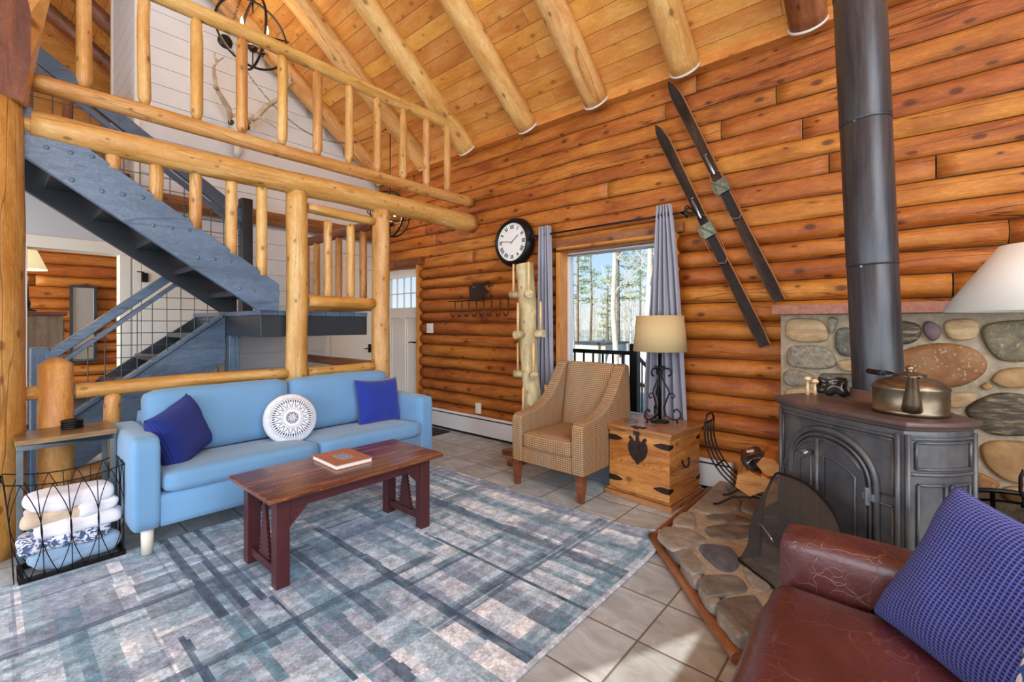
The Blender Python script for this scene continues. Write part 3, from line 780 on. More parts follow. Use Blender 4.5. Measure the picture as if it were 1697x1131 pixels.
# landing
m = MB(); m.box((-5.77, 1.44, 1.17), (-3.945, 2.40, 1.345)); m.build('landing_frame', SD, st, bevel=.004)
m = MB()
for i in range(7): m.box((-5.78, 1.43+.139*i, 1.345), (-3.935, 1.43+.139*i+.135, 1.385))
m.build('landing_deck', SL, st, bevel=.003)
m = MB(); m.box((-4.80, 1.45, 0), (-4.71, 1.54, 1.17)); m.build('support_post', SL, st, bevel=.006)
# lower flight
lt = lambda y: 1.318-.773*(1.39-y)
lowp = [(1.44, 1.345), (1.44, .93), (.24, 0), (-.28, 0), (-.28, .03)]
stringer(-4.83, -4.78, lowp, SL); stringer(-5.76, -5.71, lowp, SD)
m = MB(); a = math.atan(.773)
for x in (-4.845,):
    m.prism([(-.2, lt(-.2)+.0), (1.41, lt(1.41)), (1.41, lt(1.41)+.035), (-.2, lt(-.2)+.035)], 0, -4.86, -4.75); m.build('stringer_cap', SL, st, bevel=.003)
for i in range(6):
    z = 1.14-.2*i; y = 1.22-.259*i
    m = MB(); m.box((-5.71, y-.03, z), (-4.83, y+.24, z+.045)); m.build('tread', SD, st, bevel=.004)
# newel, handrails, post
m = MB(); m.box((-4.85, .19, 0), (-4.75, .29, 1.10)); m.build('newel_post', SL, st, bevel=.008)
hs = (1.653-1.085)/(.936-.301)
hz = lambda y: 1.085+hs*(y-.301)
m = MB(); m.prism([(.27, hz(.27)), (1.10, hz(1.10)), (1.10, hz(1.10)-.085), (.27, hz(.27)-.085)], 0, -4.87, -4.73); m.build('handrail', SL, st, bevel=.006)
m = MB(); m.prism([(.30, hz(.30)-.125), (1.18, hz(1.18)-.125), (1.18, hz(1.18)-.165), (.30, hz(.30)-.165)], 0, -4.83, -4.75); m.build('rail_strip', SL, st, bevel=.003)
m = MB(); m.box((-4.76, 1.535, 1.385), (-4.66, 1.635, 2.455)); m.build('newel_post', SD, st, bevel=.01)
uz = lambda y: 3.238-.702*(y-.27)
m = MB(); m.prism([(-.5, uz(-.5)), (1.60, uz(1.60)), (1.60, uz(1.60)-.13), (-.5, uz(-.5)-.13)], 0, -4.73, -4.67); m.build('handrail', SL, st, bevel=.006)
m = MB(); m.prism([(-.5, uz(-.5)-.15), (1.55, uz(1.55)-.15), (1.55, uz(1.55)-.20), (-.5, uz(-.5)-.20)], 0, -4.73, -4.69); m.build('rail_strip', SL, st, bevel=.003)
def mesh_panel(x, y0, y1, zlo, zhi, s=.1):
    m = MB(); y = math.ceil(y0/s)*s
    while y < y1:
        a, b = zlo(y), zhi(y)
        if b > a: m.tube([(x, y, a), (x, y, b)], .0034, 5, cap=False)
        y += s
    zz = math.ceil(min(zlo(y0), zlo(y1))/s)*s
    while zz < max(zhi(y0), zhi(y1)):
        ys = [y0+(y1-y0)*i/200 for i in range(201)]; ok = [y for y in ys if zlo(y) <= zz <= zhi(y)]
        if len(ok) > 3: m.tube([(x, ok[0], zz), (x, ok[-1], zz)], .0034, 5, cap=False)
        zz += s
    return m.build('wire_mesh', M['grey_wire'], st)
mesh_panel(-4.70, -.45, 1.54, lambda y: top(y)-.02, lambda y: uz(y)-.19)
mesh_panel(-4.80, .29, 1.42, lambda y: lt(y)+.03, lambda y: min(hz(y)-.16, 9))

# ------------------------------------------------------------------ doors
def obox(m, x0, x1, z0, z1, y0, y1, wdt): # rectangular ring in the XZ plane
    m.box((x0, y0, z0), (x1, y1, z0+wdt)); m.box((x0, y0, z1-wdt), (x1, y1, z1)); m.box((x0, y0, z0+wdt), (x0+wdt, y1, z1-wdt)); m.box((x1-wdt, y0, z0+wdt), (x1, y1, z1-wdt))
d1 = bpy.data.objects.new('door_1', None); C.objects.link(d1); d1.location = (-5.28, 3.77, 0); WL['door_1'] = Vector(d1.location); struct(d1)
x0, x1, z1 = -5.71, -4.87, 2.035
m = MB(); yf, yb = 3.745, 3.79
m.box((x0, yf, .02), (-5.56, yb, z1)); m.box((-4.93, yf, .02), (x1, yb, z1)); m.box((-5.56, yf, 1.92), (-4.93, yb, z1)); m.box((-5.56, yf, 1.36), (-4.93, yb, 1.49)); m.box((-5.56, yf, .02), (-4.93, yb, .24)); m.box((-5.32, yf, .24), (-5.20, yb, 1.36))
m.box((-5.56, yf+.014, .24), (-4.93, yb-.01, 1.36))
for a, b in ((-5.53, -5.35), (-5.17, -4.96)): obox(m, a, b, .28, 1.32, yf+.006, yf+.016, .018)
m.build('door_leaf', M['white'], d1)
m = MB(); obox(m, -5.57, -4.92, 1.48, 1.93, yf-.008, yf+.004, .02)
for i in (1, 2, 3): m.box((-5.56+.1575*i-.007, yf+.012, 1.49), (-5.56+.1575*i+.007, yf+.03, 1.92))
m.box((-5.56, yf+.012, 1.69), (-4.93, yf+.03, 1.704)); m.build('glazing_bars', M['white'], d1)
m = MB(); m.box((-5.56, yf+.018, 1.49), (-4.93, yf+.024, 1.92)); m.build('glass_pane', M['glass'], d1)
m = MB(); m.cbox((-4.925, yf-.004, 1.03), (.045, .01, .12)); m.tube([(-4.925, yf, 1.03), (-4.925, yf-.055, 1.03), (-4.98, yf-.06, 1.035), (-5.04, yf-.058, 1.025)], [.011, .011, .009, .007], 10)
m.tube([(-4.915, yf-.012, 1.17), (-4.915, yf, 1.17)], .028, 16); m.build('door_handle', M['black_iron'], d1, bevel=.002)
m = MB(); m.box((-5.86, 3.67, 2.055), (-4.76, 3.75, 2.15), 0, ax=0); m.box((-4.87, 3.68, 0), (-4.83, 3.86, 2.06), 1); m.box((-5.76, 3.68, 0), (-5.715, 3.86, 2.06), 1)
struct(m.build('trim_3', [M['red_log'], M['plank']], bevel=.003))
# something pale seen through the entry door glass: porch wall with warm boards below
m = MB(); m.box((-8.4, 6.4, -.2), (-6.0, 6.5, 1.75)); struct(m.build('wall_porch', M['log_wall2']))

def flat_door(name, y0, y1, zt, lever_y, hinge=None):
    d = bpy.data.objects.new(name, None); C.objects.link(d); d.location = (XW, (y0+y1)/2, 0); WL[name] = Vector(d.location); struct(d)
    m = MB(); m.box((XW, y0, .01), (XW+.03, y1, zt)); m.box((XW, y0-.07, 0), (XW+.022, y0-.005, zt+.07)); m.box((XW, y1+.005, 0), (XW+.022, y1+.07, zt+.07)); m.box((XW, y0-.07, zt+.005), (XW+.022, y1+.07, zt+.075)); m.build('door_leaf', M['trim_white'], d, bevel=.003)
    sg = 1 if lever_y < (y0+y1)/2 else -1
    m = MB(); m.cbox((XW+.034, lever_y, .93), (.01, .045, .12)); m.tube([(XW+.03, lever_y, .93), (XW+.085, lever_y, .93), (XW+.088, lever_y+.05*sg, .935), (XW+.085, lever_y+.11*sg, .925)], [.011, .011, .009, .007], 10); m.build('door_handle', M['black_iron'], d, bevel=.002)
flat_door('door_2', 2.98, 3.62, 2.04, 3.55)
flat_door('door_3', 1.00, 1.66, 1.95, 1.055)
m = MB(); m.cbox((XW+.04, 1.02, 1.74), (.03, .05, .09)); m.tube([(XW+.05, 1.02, 1.78), (XW+.08, 1.0, 1.79), (XW+.10, .95, 1.79)], .006, 8)
tag(m.build('door_latch', M['black_iron']), 'small black latch high on the cream door jamb behind the stairs', 'latch')

# ------------------------------------------------------------------ picture window
wn_ = bpy.data.objects.new('window_1', None); C.objects.link(wn_); wn_.location = (-2.0, 3.8, .4); WL['window_1'] = Vector(wn_.location); struct(wn_)
m = MB(); obox(m, -2.605, -1.415, .395, 2.025, 3.665, 3.90, .045); m.build('window_frame', M['plank'], wn_, bevel=.003)
m = MB(); obox(m, -2.56, -1.46, .44, 1.98, 3.80, 3.86, .028); m.build('sash', M['heater'], wn_, bevel=.003)
m = MB(); m.box((-2.54, 3.825, .46), (-1.48, 3.831, 1.96)); m.build('glass_pane', M['glass'], wn_)
m = MB(); m.box((-2.66, 3.672, 2.025), (-1.36, 3.72, 2.10), ax=0); struct(m.build('trim_4', M['red_log'], bevel=.003))
struct(M and (lambda m: (obox(m, -3.25, 2.05, .45, 3.15, 0, 0, 0), m)[1])(MB()).build('trim_5', M['plank'])) if False else None
w2 = MB()  # frames of the assumed gable window, unseen behind the camera
for y in (-3.2, -1.5, .25, 1.95): w2.box((XR-.06, y, .5), (XR+.12, y+.08, 3.1))
w2.box((XR-.06, -3.2, .44), (XR+.12, 2.03, .52)); w2.box((XR-.06, -3.2, 3.06), (XR+.12, 2.03, 3.16)); struct(w2.build('window_2', M['plank']))

# heaters
def heater(x0, x1, lab):
    h = thing('baseboard_heater', lab, 'heater', ((x0+x1)/2, 3.66, 0))
    m = MB(); m.prism([(3.60, .03), (3.685, .03), (3.685, .225), (3.635, .232), (3.612, .205), (3.605, .19)], 0, x0, x1); m.build('cover', M['heater'], h, bevel=.004)
    m = MB(); m.box((x0+.01, 3.603, .203), (x1-.01, 3.63, .211)); m.build('vent_slot', M['dark'], h)
    m = MB(); m.box((x0, 3.63, 0), (x1, 3.68, .03)); m.build('base_gap', M['dark'], h)
heater(-4.76, -2.62, 'white baseboard heater between the entry door and the armchair')
heater(-2.60, -.98, 'white baseboard heater behind the wooden chest, under the window')

# ------------------------------------------------------------------ curtains and rod
def curtain(xt0, xt1, xb0, xb1, z0, z1, label, seed, n=5):
    c = thing('curtain', label, 'curtain', ((xb0+xb1)/2, 3.58, z0))
    nx, nz = 90, 26; m = MB(); vs = []
    for j in range(nz+1):
        t = j/nz; z = z1+(z0-z1)*t; a = xt0+(xb0-xt0)*t**.8; b = xt1+(xb1-xt1)*t**.8
        for i in range(nx+1):
            u = i/nx; ph = u*n*2*PI
            A = .030+.006*t
            y = 3.585+A*math.sin(ph+.5*math.sin(t*3+seed))+.008*math.sin(ph*2.3+t*5+seed)
            x = a+(b-a)*(u+.012*math.sin(ph*2)*t)
            vs.append((x, y, z))
    fs = []; uvs = []
    for j in range(nz):
        for i in range(nx):
            q = (j*(nx+1)+i, j*(nx+1)+i+1, (j+1)*(nx+1)+i+1, (j+1)*(nx+1)+i); fs.append(q)
            uvs.append([((k % (nx+1))/nx*1.2, (k//(nx+1))/nz*2) for k in q])
    m.add(vs, fs, 0, uvs, True); o = m.build('cloth', M['curtain'], c)
    q = o.modifiers.new('s', 'SOLIDIFY'); q.thickness = .004
    for k in range(4):
        m = MB(); x = xt0+(xt1-xt0)*(k+.5)/4
        Mx = Matrix.Translation((x, 3.585, 2.155)) @ Matrix.Rotation(PI/2, 4, 'Y')
        m.lathe([(.017, -.003), (.027, -.004), (.027, .004), (.017, .003)], seg=16, M=Mx); m.build('grommet', M['bronze'], c)
curtain(-2.745, -2.62, -2.80, -2.56, .06, 2.235, 'narrow grey curtain left of the picture window, beside the peg post', 1, 4)
curtain(-1.535, -1.42, -1.66, -1.27, .26, 2.235, 'grey pleated curtain right of the picture window, behind the table lamp', 2, 5)
rd = thing('curtain_rod', 'black iron curtain rod with scrolled finials above the window', 'curtain rod', (-2.05, 3.585, 2.155))
m = MB(); m.tube([(-2.80, 3.585, 2.155), (-1.34, 3.585, 2.155)], .009, 10); m.build('rod', M['black_iron'], rd)
for s, x in ((-1, -2.80), (1, -1.34)):
    m = MB(); sp = [(x, 3.585, 2.155), (x+s*.03, 3.585, 2.16)]
    for k in range(16):
        a = -PI/2+k*.36; r = .042-.0018*k; sp.append((x+s*(.055+r*math.cos(a+1.2)), 3.585, 2.145+r*math.sin(a+1.2)*1.1))
    m.tube(sp, [.009]*4+[.008]*8+[.006]*(len(sp)-12), 8); m.tube([(x, 3.585, 2.155), (x+s*.01, 3.64, 2.15), (x+s*.01, 3.69, 2.13)], .007, 8)
    sp = [(x+s*(.05+.02*math.cos(a*.5)), 3.585, 2.18+.02*math.sin(a*.5)) for a in range(10)]; m.tube(sp, .005, 6)
    m.build('finial', M['black_iron'], rd)

# ------------------------------------------------------------------ clock
ck = thing('wall_clock', 'round black framed clock with roman numerals on the log wall', 'clock', (-3.15, 3.66, 2.145))
Mc = Matrix.Translation((-3.15, 3.695, 2.145)) @ Matrix.Rotation(PI/2, 4, 'X')
m = MB(); m.lathe([(.05, 0), (.255, 0), (.262, .012), (.258, .035), (.235, .075), (.215, .088), (.205, .085), (.20, .065)], seg=64, M=Mc); m.build('frame', M['black_iron'], ck)
m = MB(); m.lathe([(0, .066), (.203, .066)], seg=48, M=Mc, smooth=False); m.build('dial', plain('dial_enamel', 'e8eae6', .4), ck)
m = MB()
def stroke(cx, cz, dx, dz, L, wd, rot):
    A = Matrix.Rotation(rot, 4, 'Y')
    p = A @ Vector((cx, 0, cz)); d = A @ Vector((dx, 0, dz)); d.normalize(); s_ = Vector((-d.z, 0, d.x))
    q = [p+d*L/2+s_*wd/2, p+d*L/2-s_*wd/2, p-d*L/2-s_*wd/2, p-d*L/2+s_*wd/2]
    m.add([Vector((-3.15, 3.695-.0672, 2.145))+v for v in q], [(0, 1, 2, 3)])
NUM = ['XII', 'I', 'II', 'III', 'IIII', 'V', 'VI', 'VII', 'VIII', 'IX', 'X', 'XI']
for k, sN in enumerate(NUM):
    rot = k*PI/6; wid = {'I': .014, 'V': .026, 'X': .026}; tot = sum(wid[c] for c in sN); x = -tot/2; h = .042
    for c in sN:
        cx = x+wid[c]/2
        if c == 'I': stroke(cx, .158, 0, 1, h, .009, rot)
        elif c == 'V': stroke(cx-.006, .158, -.28, 1, h, .010, rot); stroke(cx+.006, .158, .28, 1, h, .006, rot)
        else: stroke(cx, .158, -.5, 1, h, .010, rot); stroke(cx, .158, .5, 1, h, .006, rot)
        x += wid[c]
for k in range(60): stroke(0, .192, 0, 1, .006, .0016, k*PI/30)
stroke(0, .05, 0, 1, .12, .009, 2*PI*(1+46/60)/12); stroke(0, -.015, 0, 1, .04, .008, 2*PI*(1+46/60)/12)
stroke(0, .075, 0, 1, .18, .006, 2*PI*46/60)
m.build('numerals_and_hands', M['black_iron'], ck)

# ------------------------------------------------------------------ switch, outlet, coat rack
def plate(name, x, z, wd, h, lab, cat, slots):
    t = thing(name, lab, cat, (x, 3.68, z)); m = MB(); m.box((x-wd/2, 3.672, z-h/2), (x+wd/2, 3.70, z+h/2)); m.build('cover_plate', M['white'], t, bevel=.003)
    for sx_, sz in slots:
        m = MB(); m.box((x+sx_-.012, 3.665, z+sz-.018), (x+sx_+.012, 3.674, z+sz+.018)); m.build('socket' if name == 'outlet' else 'toggle', M['heater'], t, bevel=.002)
plate('light_switch', -4.585, 1.222, .105, .12, 'white double light switch on the log wall beside the entry door', 'light switch', [(-.024, 0), (.024, 0)])
plate('outlet', -3.71, .305, .075, .12, 'white wall outlet low on the logs above the heater', 'outlet', [(0, .028), (0, -.028)])
cr_ = thing('coat_rack', 'dark iron coat rack with a moose cut-out and curled hooks', 'coat rack', (-3.7, 3.66, 1.55))
m = MB(); m.tube([(-4.20, 3.655, 1.545), (-3.20, 3.655, 1.556)], .0075, 8); m.build('bar', M['bronze'], cr_)
pl = [(-3.821, 1.558), (-3.827, 1.664), (-3.837, 1.721), (-3.813, 1.7), (-3.797, 1.719), (-3.765, 1.692), (-3.717, 1.695), (-3.765, 1.717), (-3.777, 1.751), (-3.702, 1.749), (-3.64, 1.745), (-3.609, 1.713), (-3.579, 1.69), (-3.541, 1.658), (-3.526, 1.633), (-3.541, 1.613), (-3.579, 1.609), (-3.609, 1.588), (-3.625, 1.551)]
m = MB(); m.prism(pl, 1, 3.652, 3.657); m.prism([(-3.609, 1.71), (-3.60, 1.735), (-3.579, 1.744), (-3.534, 1.76), (-3.512, 1.76), (-3.50, 1.72), (-3.504, 1.686), (-3.522, 1.68), (-3.53, 1.72), (-3.56, 1.725), (-3.58, 1.70)], 1, 3.652, 3.657)
m.tube([(-3.49, 3.655, 1.552), (-3.49, 3.655, 1.70)], .004, 6); m.build('moose_cutout', M['bronze'], cr_)
for x in (-4.073, -3.955, -3.837, -3.71, -3.59, -3.471, -3.341, -3.225):
    m = MB(); pts = [(x, 3.655, 1.55), (x, 3.655, 1.42)]
    for k in range(9): a = k*.42; pts.append((x-.012*k/9, 3.655-.032*(1-math.cos(a)), 1.40-.03*math.sin(a)))
    m.tube(pts, .0055, 8); pts = [(x-.03, 3.65, 1.40), (x-.045, 3.64, 1.375), (x-.035, 3.63, 1.355), (x-.01, 3.64, 1.36), (x, 3.655, 1.39)]; m.tube(pts, .004, 6); m.build('hook', M['bronze'], cr_)

# ------------------------------------------------------------------ peg post
pp = thing('peg_post', 'pale peeled log stand with mallet-like pegs left of the window', 'stand', (-2.66, 3.33, 0))
m = MB(); px_ = lambda z: -2.735+(1.83-z)*.078
m.tube([(px_(z)+.01*math.sin(z*5), 3.33, z) for z in [0.05+.0745*i*1.0 for i in range(25)]], [.081+.003*math.sin(i*1.1) for i in range(25)], 20, 0, True, .06); m.build('trunk', M['bleached'], pp)
for k, (x, z, sx_, sy_) in enumerate([(-2.862, 1.555, -1, -.2), (-2.60, 1.55, .75, -.65), (-2.80, 1.185, -.8, .5), (-2.735, 1.175, -.12, -1), (-2.545, 1.185, 1, .1), (-2.815, .80, -1, -.25), (-2.56, .805, .75, -.65), (-2.78, .42, -.9, .3), (-2.70, .40, -.1, -1), (-2.50, .42, 1, .1)]):
    d = Vector((sx_, sy_, 0)).normalized(); c0 = Vector((px_(z), 3.33, z)); e = c0+d*.17
    m = MB(); m.tube([c0+d*.05, c0+d*.09, e], [.022, .037, .037], 16); pg = m.build('peg', M['bleached'], pp)
    m = MB(); b = c0+d*.135+Vector((0, 0, .025)); m.tube([b, b+Vector((0, 0, .27))], .0115, 10); m.build('dowel', M['dowel'], pg)
m = MB(); m.box((-2.98, 3.28, 0), (-2.34, 3.38, .05)); m.box((-2.71, 3.05, 0), (-2.61, 3.57, .045)); m.build('cross_base', M['red_log'], pp, bevel=.008)

# ------------------------------------------------------------------ skis
def ski(name, tip, tail, label, yy=3.665, seed=0):
    tip, tail = Vector((tip[0], yy, tip[1])), Vector((tail[0], yy, tail[1])); L = (tail-tip).length
    d = (tail-tip).normalized(); t = thing(name, label, 'ski', (tip+tail)/2, 0, 'old skis crossing the log wall')
    sd_ = Vector((d.z, 0, -d.x))
    if sd_.x < 0: sd_ = -sd_
    N = 40; m = MB()
    def wd(u):
        if u < .10: return .046*math.sqrt(max(0, 1-(1-u/.10)**1.8))+.001
        return .046-.008*math.sin(min(1, (u-.1)/.8)*PI)+(0 if u < .97 else -.004)
    vs = []
    for i in range(N+1):
        u = i/N; p = tip+d*L*u; ww = wd(u); lift = .035*max(0, 1-u/.12)**2
        for a, b in ((-1, -.010), (1, -.010), (1, .006), (-1, .006)):
            vs.append(p+sd_*ww*(a if b > 0 else a*.84)+Vector((0, b-lift, 0)))
    fs = [(0, 3, 2, 1), tuple(N*4+k for k in range(4))]; o = 3+seed, 40+10*seed; uvs = [[(0, 0)]*4]*2; mi = [1, 1]
    for i in range(N):
        for k in range(4):
            fs.append((i*4+k, i*4+(k+1) % 4, (i+1)*4+(k+1) % 4, (i+1)*4+k)); mi.append(0 if k == 0 else 1)
            uvs.append([(i/N*L+o[0], 1+k*.05+o[1]), (i/N*L+o[0], 1+k*.05+.05+o[1]), ((i+1)/N*L+o[0], 1+k*.05+.05+o[1]), ((i+1)/N*L+o[0], 1+k*.05+o[1])])
    for f, u_, q in zip(fs, uvs, mi): m.add(vs, [f], q, [u_])
    m.build('blade', [M['ski'], M['ski_edge']], t)
    P = lambda u, s, h: tip+d*L*u+sd_*s+Vector((0, -h, 0))
    m = MB(); m.add([P(a, s, h) for a in (.545, .66) for s in (-.030, .030) for h in (.010, .022)], [(0, 1, 3, 2), (4, 6, 7, 5), (0, 4, 5, 1), (2, 3, 7, 6), (0, 2, 6, 4), (1, 5, 7, 3)]); m.build('foot_plate', M['rubber'], t)
    m = MB(); m.add([P(a, s, h) for a in (.485, .54) for s in (-.05, .05) for h in (.010, .03)], [(0, 1, 3, 2), (4, 6, 7, 5), (0, 4, 5, 1), (2, 3, 7, 6), (0, 2, 6, 4), (1, 5, 7, 3)])
    for s in (-.053, .053): m.tube([P(.49, s, .01), P(.49, s, .06), P(.535, s, .06), P(.535, s, .01)], .004, 6)
    m.tube([P(.48, -.045, .035), P(.545, .045, .035)], .008, 6); m.build('toe_iron', M['toe_metal'], t, bevel=.002)
    m = MB(); m.tube([P(.37, -.004, .022), P(.375, -.004, .024), P(.455, -.004, .024), P(.46, -.004, .022)], [.007, .013, .012, .006], 10); m.tube([P(.365, -.015, .02), P(.365, .012, .02)], .006, 8); m.build('spring_lever', M['steel'], t)
    m = MB(); pts = [P(.44, -.02, .03), P(.46, -.04, .03), P(.50, -.056, .03), P(.57, -.05, .035), P(.63, -.045, .05), P(.655, -.02, .06), P(.665, .02, .06), P(.65, .045, .055), P(.60, .058, .04), P(.50, .056, .03), P(.455, .035, .03), P(.44, .0, .03)]
    m.tube(pts, .003, 6); m.build('cable', M['copper'], t)
    return t
M['ski'] = wood('worn_dark_ski', '1a120e', '2e2018', '56402e', .6, .1, .2, .9, 4, 6, spec=.2)
M['ski_edge'] = plain('ski_edge_wood', '9a6c42', .5)
M['rubber'] = plain('dark_rubber', '1a1614', .8)
M['toe_metal'] = plain('worn_binding_metal', '8f9484', .35, .7, c2='5d6a5c', scale=30)
M['copper'] = plain('copper_cable', 'a8765e', .35, .7)
ski('ski', (-1.459, 3.25), (-.672, 1.435), 'old dark wooden ski reaching highest on the log wall, right one of the pair', seed=0)
ski('ski', (-1.568, 2.93), (-.764, 1.113), 'old dark wooden ski hung lower, left one of the pair, nearest the curtain', seed=1)

# ------------------------------------------------------------------ elk skull, chandeliers
elk = thing('elk_skull', 'bleached elk skull with antlers mounted on the white gable wall', 'skull', (-5.7, 1.82, 3.4))
M['bone'] = plain('bleached_bone', 'e2dccd', .5, c2='c8bfa8', scale=12)
M['antler'] = plain('weathered_antler', 'c4b59a', .5, c2='9c8b70', scale=9)
m = MB(); m.tube([(-5.74, 1.82, 3.60), (-5.68, 1.82, 3.58), (-5.63, 1.82, 3.50), (-5.60, 1.815, 3.38), (-5.59, 1.812, 3.26), (-5.60, 1.81, 3.17), (-5.62, 1.81, 3.13)], [.03, .075, .085, .062, .045, .04, .018], 18, flat=.8)
for s in (-1, 1): m.tube([(-5.62, 1.82+s*.07, 3.50), (-5.59, 1.82+s*.085, 3.49)], [.035, .03], 12, mi=1); m.tube([(-5.64, 1.82+s*.08, 3.55), (-5.64, 1.82+s*.05, 3.36), (-5.61, 1.82+s*.03, 3.28)], [.018, .014, .008], 8)
m.build('skull', [M['bone'], M['bronze']], elk)
def antler(pts, tines):
    m = MB(); n = len(pts); P = []; D = [-5.66, -5.58, -5.50, -5.46, -5.46, -5.48, -5.50, -5.52]
    for i, (y, z) in enumerate(pts): P.append((D[min(i, 7)], y, z))
    m.tube(P, [.032-.027*i/(n-1) for i in range(n)], 10, 0, True, .15)
    for t in tines: m.tube([(a, y, z) for a, y, z in t], [.017, .012, .004][:len(t)], 8)
    m.build('antler', M['antler'], elk)
antler([(1.76, 3.54), (1.71, 3.624), (1.594, 3.729), (1.556, 3.772), (1.539, 3.892), (1.543, 3.98), (1.581, 4.055), (1.649, 4.138)], [[(-5.46, 1.57, 3.745), (-5.44, 1.535, 3.74), (-5.42, 1.52, 3.75)], [(-5.6, 1.72, 3.60), (-5.52, 1.70, 3.5), (-5.48, 1.69, 3.44)], [(-5.5, 1.58, 4.05), (-5.48, 1.55, 4.08), (-5.47, 1.545, 4.12)]])
antler([(1.90, 3.555), (1.99, 3.632), (2.077, 3.766), (2.187, 3.87), (2.25, 3.98), (2.3, 4.084), (2.363, 4.153), (2.422, 4.264)], [[(-5.55, 2.0, 3.63), (-5.5, 2.09, 3.58), (-5.47, 2.17, 3.53)], [(-5.5, 2.32, 4.12), (-5.48, 2.33, 4.2), (-5.47, 2.342, 4.286)], [(-5.6, 1.94, 3.58), (-5.52, 1.94, 3.5), (-5.5, 1.942, 3.45)]])

def ring(m, c, r, n, tilt, rad, th=None):
    pts = [Vector((r*math.cos(a), r*math.sin(a), 0)) for a in [2*PI*i/36 for i in range(37)]]
    m.tube([Vector(c)+tilt @ p for p in pts], rad, 8, cap=False)
def chandelier(c, r, label, rodz):
    t = thing('chandelier', label, 'chandelier', c, 0, 'iron orb chandeliers')
    x, y, z = c
    m = MB()
    ring(m, c, r, 0, Matrix.Rotation(PI/2, 3, 'X') @ Matrix.Rotation(0, 3, 'Y'), .012)
    ring(m, c, r*.985, 0, Matrix.Rotation(PI/2, 3, 'Y'), .012); ring(m, c, r*.97, 0, Matrix.Rotation(.45, 3, 'Y') @ Matrix.Rotation(.2, 3, 'X'), .006)
    m.build('orb_cage', M['bronze'], t)
    m = MB(); m.tube([(x, y, z+r), (x, y, z+r*.62)], .008, 8); m.tube([(x, y, z-r*.35), (x, y, z-r*.98)], .006, 8); m.lathe([(0, -.035), (.03, -.03), (.045, 0), (.03, .03), (0, .04)], (x, y, z-r*.42), 16); m.build('hub', M['bronze'], t)
    for k in range(4):
        a = k*PI/2+.6; q = Vector((x+.15*math.cos(a), y+.15*math.sin(a), z-r*.42)); mid = Vector((x, y, z-r*.42))
        m = MB(); m.tube([mid, mid.lerp(q, .85), q, q+Vector((0, 0, .03))], .006, 8); m.lathe([(.022, 0), (.024, .006), (.012, .008), (.010, .09), (0, .09)], q+Vector((0, 0, .03)), 12); am = m.build('candle_arm', M['bronze'], t)
        m = MB(); m.lathe([(0, 0), (.012, .005), (.016, .03), (.010, .06), (.002, .085), (0, .086)], q+Vector((0, 0, .12)), 12); m.build('bulb', M['flame'], am)
    m = MB(); m.tube([(x, y, z+r), (x, y, rodz)], .006, 8); m.build('drop_rod', M['bronze'], t)
    light('chandelier_glow', 'POINT', (x, y, z+.02), 9, (1, .72, .42), radius=.12)
    return t
chandelier((-4.8, 1.68, 4.10), .325, 'iron orb chandelier with lit candle bulbs high in front of the white gable', 4.78)
chandelier((-4.7, 3.17, 2.60), .27, 'lower iron orb chandelier hanging behind the right end of the long log beam', 3.66)
def chain(pts, label):
    m = MB(); pts = [Vector(p) for p in pts]; acc = 0
    for i in range(len(pts)-1):
        a, b = pts[i], pts[i+1]; n = max(1, int((b-a).length/.042)); 
        for k in range(n):
            p = a.lerp(b, k/n); q = a.lerp(b, (k+1)/n); dd = (q-p); dl = dd.length; dd.normalize(); s_ = dd.cross(Vector((0, 0, 1) if k % 2 else (1, 0, .2))).normalized()*.010
            loop = [p-dd*.006, p+dd*dl*.3+s_, p+dd*dl*.7+s_, q+dd*.006, p+dd*dl*.7-s_, p+dd*dl*.3-s_, p-dd*.006]
            m.tube(loop, .0025, 5, cap=False)
    return tag(m.build('chain', M['bronze']), label, 'chain')
chain([(-5.72, 1.74, 4.45), (-5.3, 1.72, 4.65), (-4.82, 1.69, 4.80)], 'short dark chain from the white wall canopy up to the upper chandelier')
sag = []
P0, P1 = Vector((-5.74, 1.76, 4.42)), Vector((-4.72, 3.17, 3.66))
for i in range(15):
    t_ = i/14; p = P0.lerp(P1, t_); p.z -= .62*4*t_*(1-t_)*.9; sag.append(p)
chain(sag, 'long dark chain swagging from the white wall canopy across to the lower chandelier')
m = MB(); Mx = Matrix.Translation((XW, 1.74, 4.46)) @ Matrix.Rotation(PI/2, 4, 'Y'); m.lathe([(0, .05), (.04, .048), (.07, .03), (.075, 0)], seg=24, M=Mx); tag(m.build('ceiling_canopy', M['bronze']), 'round dark electrical canopy on the white gable wall', 'canopy')
